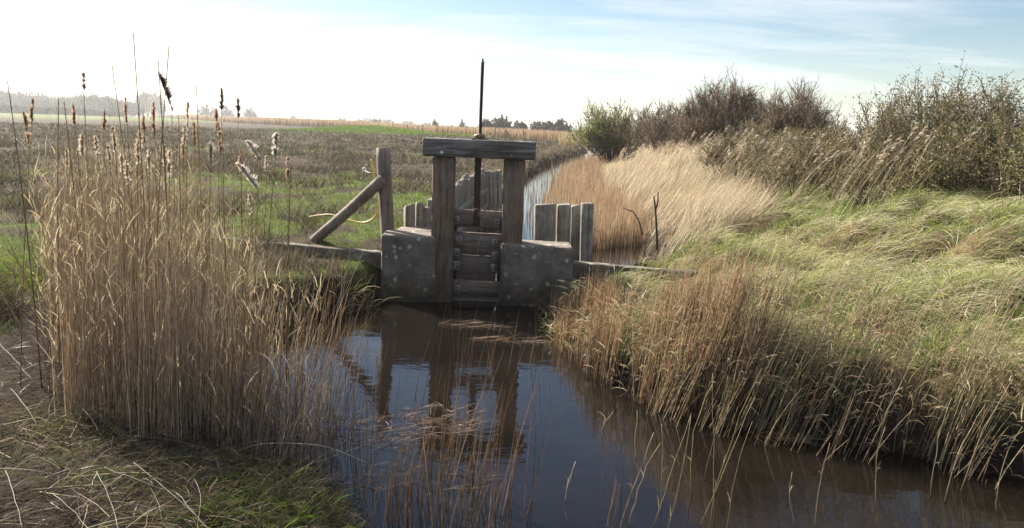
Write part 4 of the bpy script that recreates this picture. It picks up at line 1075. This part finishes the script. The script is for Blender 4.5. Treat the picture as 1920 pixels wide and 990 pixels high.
make_bush('bare_bush', 'grey green twiggy bush just right of the lime green willow', 'bush', 6.0, 34.5, 1.9, 1.5, 2.0, HG, stems=90, twigs=900, leaves=5000, leafcols=LIME[:2] + BUDS, twigcols=BT, leaf=0.018, base_sp=0.4)
for cx_, cy_, hh_, lab in ((4.75, 12.6, 0.85, 'knee high brown bramble in front of the tallest twiggy one'), (4.95, 14.6, 0.9, 'knee high bramble below the brown tangle left of the tallest one'), (5.0, 17.2, 0.95, 'low leafless bramble at the foot of the smaller grey bush'), (5.35, 10.6, 0.8, 'low leafy bramble at the grass edge under the right end of the hedge')):
    make_bush('bramble_bush', lab, 'bush', cx_, cy_, 1.15, 1.0, hh_, HG, stems=70, twigs=700, leaves=10000, leafcols=OLIVE + BUDS[:2], twigcols=BT, leaf=0.02, base_sp=0.9)
# the small tree by the ditch
cx, cy = 4.25, 36.5
z0 = float(terrain(np.array([cx]), np.array([cy]))[0])
root = empty('willow_bush', (cx, cy, z0)); tag(root, 'small many-stemmed willow with lime green leaves standing by the bend of the ditch', 'tree')
bush_parts(root, cx, cy, 1.8, 1.5, 2.6, 50, 1100, 13000, LIME * 2 + [(0.15, 0.15, 0.07)], BT, leaf=0.034, z0=z0, base_sp=0.22, leafbias=lambda p: np.clip(0.75 - 0.4 * p[:, 0] - 0.18 * (p[:, 2] - 1.4), 0.05, 1) * (p[:, 2] > 0.75))
g = G()
for k in range(9):
    a = RNG.uniform(0, 2 * PI); tp = np.array([0.55 * math.cos(a), 0.5 * math.sin(a), RNG.uniform(0.9, 1.3)])
    b_ = np.array([0.18 * math.cos(a), 0.18 * math.sin(a), -0.15]); lathe(g, [b_, b_ * 0.5 + tp * 0.4 + [0, 0, 0.1], tp], [0.055, 0.04, 0.025], 7, np.array([0.16, 0.12, 0.09]))
o = g.obj('trunk', M_TWIG); o.parent = root

# distant bushes and trees
def far_tree(name, label, px, y, top, halfw, group, cols=BT, leaves=1500, twigs=260, cat='tree', z0=None, base_sp=0.3, stems=26, sub=2, leafcols=BUDS):
    p = aty(px, top, y); rx = halfw / F * y
    z0 = float(terrain(np.array([p[0]]), np.array([y]))[0]) if z0 is None else z0
    h = p[2] - z0
    root = empty(name, (p[0], y, z0)); tag(root, label, cat, group)
    bush_parts(root, p[0], y, rx, rx, h / 1.05, stems, twigs, leaves, leafcols, cols, z0=z0, base_sp=base_sp, leaf=0.03, sub=sub)
    return root
FD = [(0.09, 0.07, 0.055), (0.12, 0.09, 0.07)]
FG = 'distant bushes along the horizon'
for px, y, top, hw, lab in ((912, 165, 222, 14, 'small dark bush at the left end of the distant thicket by the threaded rod'),
                            (940, 168, 217, 24, 'widest brown bush of the distant thicket right of the threaded rod'),
                            (975, 172, 227, 17, 'low bush in the dip of the distant thicket'),
                            (1008, 170, 226, 18, 'medium bush in the middle right of the distant thicket'),
                            (1030, 165, 227, 14, 'narrow bush just left of the dark end bush of the distant thicket'),
                            (1053, 160, 225, 21, 'darkest bush closing the right end of the distant thicket')):
    far_tree('distant_bush', lab, px, y, top, hw, FG, FD, leaves=6500, twigs=420, stems=60, base_sp=0.9, cat='bush', leafcols=FD)
far_tree('distant_tree', 'tiny lone bush on the horizon left of the sluice beam end', 816, 230, 222, 5, FG, FD, leaves=500, twigs=120, cat='bush')
far_tree('distant_tree', 'tiny rounded bush on the horizon just left of the threaded rod', 866, 230, 224, 6.5, FG, FD, leaves=500, twigs=120, cat='bush')
far_tree('distant_tree', 'pale round tree left of the lower pale clump on the horizon', 467, 520, 201, 12, FG, FD, leaves=900, twigs=200)
far_tree('distant_tree', 'pale flat-topped tree next to the round one above the reed bed', 425, 520, 200, 14, FG, FD, leaves=900, twigs=200)
far_tree('distant_tree', 'pale open tree right of the poplars', 385, 540, 193, 17, FG, FD, leaves=700, twigs=240)
far_tree('distant_tree', 'darker low bush in front of the pale horizon thicket', 706, 400, 221, 11, FG, FD, leaves=900, twigs=200, cat='bush')
for px, top, hw in ((685, 220, 18), (730, 221, 14), (765, 224, 14), (550, 216, 5), (640, 221, 12), (800, 230, 14)):
    far_tree('distant_tree', 'faint hazy tree on the horizon behind the reed bed', px, 620, top, hw, 'hazy trees on the horizon', FD, leaves=500, twigs=130)
# poplar row
for i, px in enumerate((258, 266, 275, 284, 293, 301)):
    top = [176, 166, 167, 170, 169, 178][i]
    far_tree('poplar', 'tall faint poplar in the short row on the left horizon', px, 560, top, 7.5, 'poplars on the left horizon', FD, leaves=700, twigs=160, base_sp=0.2)
# woods
g = G()
PX = np.linspace(-160, 250, 46)
for i, px in enumerate(PX):
    for y, ext in ((470, 0), (430, 1)):
        top = np.interp(px, [-160, 0, 30, 60, 120, 150, 190, 220, 250], [160, 170, 176, 178, 184, 180, 179, 188, 196]) + RNG.normal(0, 2) + ext * 6
        p = aty(px + ext * 5, top, y)
        z0 = float(terrain(np.array([p[0]]), np.array([float(y)]))[0]); h = p[2] - z0
        n = 260
        v = RNG.normal(0, 1, (n, 3)); v /= np.linalg.norm(v, axis=1, keepdims=True); v *= RNG.uniform(0.5, 1.05, (n, 1))
        o = np.array([p[0], y, z0 + h * 0.52]) + v * [4.2, 4.2, h * 0.5]
        P = bend_paths(o, RNG.uniform(0.8, 2.0, n), RNG.uniform(-PI, PI, n), RNG.uniform(0, 0.6, n), RNG.uniform(0.2, 1.0, n), 3, 0.2)
        tubes(g, P, np.array([0.35, 0.3, 0.1])[None], 2, tintcols(n, 3, [(0.07, 0.06, 0.045), (0.09, 0.075, 0.055), (0.06, 0.065, 0.035)]))
tag(g.obj('woods', M_LEAF), 'hazy leafless wood on the rise at the left horizon', 'wood', kind='stuff')
g = G()
n = 9000; px = RNG.uniform(-160, 240, n); yb = np.interp(px, [-160, 240], [300, 330]) + RNG.normal(0, 2, n)
top = np.interp(px, [-160, 0, 60, 120, 230], [196, 197, 200, 202, 211])
x = (px - 960) / F * yb; z0 = terrain(x, yb)
hmax = np.maximum((np.interp(px, [0, 960], [208, 238]) - top) / F * yb + 1.75 - z0, 1.5)
b = np.stack([x, yb, z0 + hmax * RNG.uniform(0, 0.8, n)], 1)
P = bend_paths(b, hmax * 0.3, RNG.uniform(-PI, PI, n), RNG.uniform(0, 0.5, n), RNG.uniform(0.2, 1.0, n), 3, 0.2)
tubes(g, P, np.array([0.22, 0.2, 0.08])[None], 2, tintcols(n, 3, [(0.05, 0.04, 0.03), (0.06, 0.05, 0.035)]))
tag(g.obj('hedge', M_LEAF), 'long dark hedge at the foot of the hazy wood', 'hedge')

# far fence posts
fx = [(466, 222), (530, 224), (560, 226), (590, 228), (617, 230), (646, 231.5), (674, 233), (702, 235), (729, 237), (757, 239), (785, 243), (812, 246), (840, 247), (867, 249), (921, 252), (928, 253)]
proto = None
for i, (px, py) in enumerate(fx):
    yb = np.interp(px, [466, 617, 785, 928], [190, 150, 118, 98])
    xw = (px - 960) / F * yb * 0.99
    zt = float(terrain(np.array([xw]), np.array([yb]))[0])
    if proto is None:
        g = G(); post_shape(g, (0, 0, -0.2), (0.02, 0, 1.2), 0.09, n=4, S=7); proto = g.obj('paddock_post', M_FPOST); o = proto
    else:
        o = proto.copy(); COL.objects.link(o)
    o.location = (xw, yb, zt); o.rotation_euler = (0, RNG.normal(0, 0.04), RNG.uniform(0, 6))
    tag(o, 'thin wooden post in the far fence line before the reed bed', 'fence post', 'posts of the far fence')
root = empty('corner_post', (0, 0, 0))
p = atz(941, 253, 0.45); yb = 92.0; xw = (941 - 960) / F * yb; zt = float(terrain(np.array([xw]), np.array([yb]))[0])
root.location = (xw, yb, zt); tag(root, 'corner post propped by two slanting braces in the far fence line', 'fence post')
for a_, b_, nm in (((0, 0, -0.2), (0, 0, 1.2), 'post'), ((0.0, 0, 1.0), (-0.65, 0.3, -0.1), 'brace'), ((0.0, 0, 1.0), (0.7, -0.2, -0.1), 'brace')):
    g = G(); post_shape(g, a_, b_, 0.06, n=4, S=7); o = g.obj(nm, M_FPOST); o.parent = root
g = G(); post_shape(g, (0, 0, -0.2), (-0.25, 0, 1.0), 0.07, n=4, S=7)
o = g.obj('paddock_post', M_FPOST, loc=((977 - 960) / F * 90, 90, 0.45)); tag(o, 'leaning dark post right of the propped corner post', 'fence post')

# ------------------------------------------------------------------ single reeds with seed heads
def stalk(tip, d, lean, r=0.0030, cols=STRAWS, name='reed_stalk'):
    p = aty(tip[0], tip[1], d)
    xb = p[0] - lean * 0.9; yb = d + RNG.normal(0, 0.08)
    zb = max(float(terrain(np.array([xb]), np.array([yb]))[0]), -0.1) - 0.03
    s = np.linspace(0, 1, 9)[:, None]
    b = np.array([xb, yb, zb]); mid = (b + p) / 2 + np.array([-lean * 0.18, 0, 0.05])
    pts = (1 - s) ** 2 * b + 2 * s * (1 - s) * mid + s * s * p
    g = G(); lathe(g, pts - b, np.linspace(1, 0.55, 9) * r, 5, tintcols(1, 9, cols, jitter=0.1)[0].repeat(5, 0))
    o = g.obj(name, M_REED, loc=tuple(b))
    return o, pts - b
def plume(parent, pts, length, n, cols, spread=0.35, droop=90, size=0.012, lean_d=None):
    g = G()
    n = int(n * 2.0); t = RNG.uniform(0, 1, n)
    end = pts[-1]; dr = pts[-1] - pts[-2]; dr /= np.linalg.norm(dr)
    if lean_d is not None: dr = np.array(lean_d, float); dr /= np.linalg.norm(dr)
    o = end + dr * (t[:, None] * length - 0.02)
    nb_ = max(12, int(length * 170)); bi = RNG.integers(0, nb_, n)
    t = np.clip(RNG.uniform(0, 1, nb_)[bi] + RNG.normal(0, 0.025, n), 0, 1)
    o = end + dr * (t[:, None] * length - 0.02)
    az = rad(droop) + RNG.normal(0, 1.0, nb_)[bi] + RNG.normal(0, 0.6, n)
    env = np.sin(np.clip(t * 0.9 + 0.12, 0, 1) * PI) ** 0.5 * RNG.uniform(0.6, 1.35, nb_)[bi]
    P = bend_paths(o, length * spread * env * RNG.uniform(0.5, 1.1, n) + 0.01, az, RNG.uniform(0.05, 0.5, n), RNG.uniform(0.3, 1.5, n), 4, 0.35)
    tubes(g, P, np.array([0.05, 0.10, 0.09, 0.03])[None] * size * RNG.uniform(0.6, 1.2, (n, 1)), 2, tintcols(n, 4, cols, base_mul=0.9, jitter=0.25))
    s = np.linspace(0, 1, 4)[:, None]; lathe(g, end + dr * s * length * 0.9, 0.0014, 4, np.array([0.2, 0.14, 0.09]))
    h = g.obj('seed_head', M_PLUME); h.parent = parent
PURP = [(0.12, 0.07, 0.08), (0.18, 0.11, 0.10), (0.09, 0.06, 0.07)]
BRN = [(0.42, 0.29, 0.20), (0.50, 0.37, 0.27), (0.34, 0.22, 0.15)]
CRM = [(0.58, 0.48, 0.37), (0.46, 0.35, 0.26), (0.66, 0.57, 0.46)]
WHT = [(0.72, 0.64, 0.56), (0.78, 0.72, 0.64), (0.55, 0.45, 0.38)]
GB = 'brown headed reeds rising from the tall stand'
GC = 'cream headed reeds rising from the tall stand'
GT = 'bare reed stems towering over the tall stand'
for (px, py, d, lean, cols, ln_, lab, grp, ldir) in (
    (415, 200, 4.6, -0.02, PURP, 0.12, 'dark purple seed head upright against the sky above the reeds, the left of two', None, None),
    (446, 215, 4.6, -0.02, PURP + BRN[:1], 0.11, 'slim purple seed head against the sky just right of a similar one', None, None),
    (322, 205, 4.5, 0.03, PURP, 0.22, 'drooping purple seed head bending left high over the reeds', None, (-0.35, 0, 1)),
    (52, 262, 4.5, -0.05, BRN, 0.17, 'ragged brown seed head leaning at the left edge of the reed stand', None, None),
    (486, 300, 4.3, 0.10, WHT, 0.13, 'large fluffy white seed head drooping left above the field edge', None, (-0.5, 0, 0.75)),
    (517, 288, 4.3, 0.16, WHT, 0.12, 'white fluffy seed head highest on the right side of the stand', None, (0.1, 0, 1)),
    (478, 350, 4.2, 0.12, WHT, 0.16, 'lowest white fluffy seed head hanging towards the right side', None, (-0.55, 0, 0.7)),
    (157, 165, 4.8, -0.02, BRN, 0.10, 'thin brown seed head highest over the left wood', None, None)):
    o, pts = stalk((px, py), d, lean); tag(o, lab, 'reed', grp)
    big = cols is WHT
    plume(o, pts, ln_, 700 if big else 300, cols, 0.22 if big else 0.17, -80 if lean > 0 and big else 60, 0.013 if big else 0.010, ldir)
for px, py in ((140, 230), (196, 240), (238, 225), (365, 270), (407, 245), (290, 250), (272, 262), (412, 285), (60, 225), (540, 330), (452, 320), (345, 300)):
    o, pts = stalk((px, py), RNG.uniform(4.2, 5.4), RNG.normal(0.03, 0.04)); tag(o, 'reed with a narrow brown seed head at the top of the tall left stand', 'reed', GB)
    plume(o, pts, RNG.uniform(0.11, 0.19), 300, BRN, RNG.uniform(0.12, 0.2), RNG.uniform(0, 360), 0.010)
for px, py in ((352, 235), (215, 280), (183, 290), (258, 310), (262, 285), (310, 310), (470, 400), (205, 300), (345, 265), (230, 320), (318, 330), (280, 320), (155, 290), (125, 310), (240, 345), (395, 300), (500, 318)):
    o, pts = stalk((px, py), RNG.uniform(4.2, 5.2), RNG.normal(0.03, 0.04)); tag(o, 'reed with a cream coloured seed head among the tops of the tall left stand', 'reed', GC)
    plume(o, pts, RNG.uniform(0.10, 0.17), 300, CRM, RNG.uniform(0.14, 0.22), RNG.uniform(0, 360), 0.010)
for px, py, ln_ in ((250, 62, -0.1), (210, 122, -0.12), (317, 85, 0.22), (297, 115, -0.03), (368, 160, -0.02), (14, 152, -0.15), (120, 190, -0.1), (110, 185, 0.1), (545, 300, 0.05), (335, 215, 0.02)):
    o, pts = stalk((px, py), RNG.uniform(4.2, 4.9), ln_, r=0.0042); tag(o, 'bare pale reed stem reaching far above the tall left stand', 'reed', GT)

# long stalks leaning over the water at the right front
proto = None
GL = 'long pale stalks leaning over the near water'
for px, py, tx, ty in ((1225, 985, 1290, 775), (1240, 960, 1245, 795), (1180, 985, 1235, 830), (1310, 985, 1420, 745), (1330, 1000, 1405, 690), (1340, 985, 1345, 700), (1360, 1010, 1412, 790), (1300, 930, 1330, 715), (1320, 900, 1375, 705),
                       (1490, 985, 1503, 885), (1530, 990, 1560, 830), (1130, 820, 1132, 770), (1645, 950, 1655, 800), (1060, 940, 1082, 865), (1190, 860, 1195, 770), (1870, 960, 1915, 800), (1250, 1000, 1300, 780), (1160, 1000, 1215, 810),
                       (1745, 930, 1790, 745), (1770, 940, 1840, 760), (1690, 870, 1740, 680), (1800, 920, 1890, 710), (1560, 830, 1640, 640), (1600, 840, 1680, 660), (1640, 860, 1720, 650)):
    b = atz(px, py, 0); d = b[1] * (1.01 if ty > 700 else 1.0)
    tp = aty(tx, ty, d + 0.02)
    s = np.linspace(0, 1, 8)[:, None]; mid = (b + tp) / 2 + np.array([RNG.normal(-0.02, 0.02), 0, 0.02])
    pts = (1 - s) ** 2 * b + 2 * s * (1 - s) * mid + s * s * tp
    kk = RNG.integers(2, 6); pts[kk:] += (s[kk:] - s[kk]) * np.array([RNG.normal(0, 0.05), 0, 0]) + 0; pts[1:-1] += RNG.normal(0, 0.0025, (6, 3))
    g = G(); lathe(g, pts - b - [0, 0, 0.02] * (1 - s), np.linspace(1.0, 0.45, 8) * RNG.uniform(0.0018, 0.0028), 5, tintcols(1, 8, PALES, jitter=0.1)[0].repeat(5, 0))
    # a sheath leaf or two
    k = RNG.integers(1, 5, 2); P = bend_paths((pts - b)[k], RNG.uniform(0.03, 0.08, 2), RNG.uniform(-PI, PI, 2), np.array([0.15, 0.2]), np.array([0.5, 1.4]), 4)
    tubes(g, P, np.array([0.0012, 0.0015, 0.0010, 0.0003])[None], 2, tintcols(2, 4, PALES))
    o = g.obj('reed_stalk', M_REED, loc=tuple(b)); tag(o, 'long pale reed stalk leaning right over the open water', 'reed', GL)

# fallen stalks on the near bank
GFa = 'pale broken reed stalks lying on the near bank'
for (x0, y0, x1, y1), lab in (((195, 872, 372, 936), 'longest bright fallen stalk lying across the litter below the tall reeds'),
                       ((250, 862, 420, 990), None), ((330, 920, 400, 985), None), ((180, 880, 240, 990), None), ((365, 895, 405, 990), None), ((100, 925, 200, 990), None),
                       ((205, 935, 350, 950), None), ((10, 880, 45, 975), None), ((150, 760, 190, 800), None), ((20, 730, 80, 790), None), ((0, 660, 70, 720), None), ((500, 935, 610, 925), None)):
    a = atz(x0, y0, 0.26); b = atz(x1, y1, 0.24)
    a[2] = terrain(a[:1], a[1:2])[0] + 0.07; b[2] = terrain(b[:1], b[1:2])[0] + 0.03
    s = np.linspace(0, 1, 8)[:, None]; pts = a + (b - a) * s; kk = RNG.integers(2, 6); pts[kk:, :2] += (s[kk:] - s[kk]) * RNG.normal(0, 0.06, 2); pts[1:-1] += RNG.normal(0, 0.002, (6, 3)); pts[:, 2] += RNG.uniform(-0.004, 0.012) * np.sin(s[:, 0] * PI)
    g = G(); lathe(g, pts - a, np.linspace(1, 0.5, 8) * 0.0019, 6, tintcols(1, 8, [(0.36, 0.32, 0.24)], jitter=0.1)[0].repeat(6, 0))
    o = g.obj('fallen_stalk', M_REED, loc=tuple(a)); tag(o, lab or 'short pale broken stalk lying on the dark litter of the near bank', 'reed stalk', None if lab else GFa)
# arching stalk over the water
pts = smooth([aty(x, y, d) for x, y, d in ((430, 850, 3.9), (490, 833, 3.85), (560, 832, 3.8), (620, 840, 3.75), (690, 869, 3.7))], 16)
g = G(); lathe(g, pts - pts[0], np.linspace(1, 0.45, 16) * 0.0034, 6, tintcols(1, 16, PALES, jitter=0.05)[0].repeat(6, 0))
tag(g.obj('fallen_stalk', M_REED, loc=tuple(pts[0])), 'pale stalk arching out of the reeds over the blue water', 'reed stalk')

# dead sticks upstream
def stick(name, lab, paths, r, mat=M_TWIG, col=(0.10, 0.07, 0.055)):
    g = G(); o0 = np.array(paths[0][0])
    for i, p in enumerate(paths):
        q = smooth(p, 10) - o0; lathe(g, q, np.linspace(1, 0.5, 10) * r * (1 if i == 0 else 0.7), 6, np.array(col))
    tag(g.obj(name, mat, loc=tuple(o0)), lab, 'stick')
y_ = 11.2
stick('dead_stick', 'dark forked upright stick on the bank beyond the right timbers', [[aty(1232, 470, y_), aty(1231, 430, y_), aty(1229, 395, y_), aty(1226, 368, y_)], [aty(1229, 392, y_), aty(1233, 380, y_), aty(1234, 360, y_)]], 0.02)
y_ = 11.8
stick('dead_stick', 'thin dark bent stick left of the forked one', [[aty(1204, 440, y_), aty(1198, 415, y_), aty(1186, 395, y_)], [aty(1186, 396, y_), aty(1178, 394, y_), aty(1170, 390, y_)]], 0.014)
y_ = 10.6
stick('dead_stick', 'short pale crooked stick in the grass right of the forked stick', [[aty(1315, 455, y_), aty(1313, 430, y_), aty(1317, 410, y_), aty(1330, 393, y_)]], 0.02, col=(0.35, 0.3, 0.25))

# ------------------------------------------------------------------ air
HAZE = True
if HAZE:
    m, t, out = new_mat('haze_air')
    v_ = t.nodes.new('ShaderNodeVolumePrincipled')
    v_.inputs['Color'].default_value = (0.93, 0.96, 1.0, 1); v_.inputs['Density'].default_value = 0.00042; v_.inputs['Anisotropy'].default_value = 0.4
    t.links.new(v_.outputs[0], out.inputs['Volume'])
    g = G(); c = (-300, 1000, 17); box(g, c, (5400, 3200, 39))
    o = g.obj('haze', m); tag(o, kind='stuff')
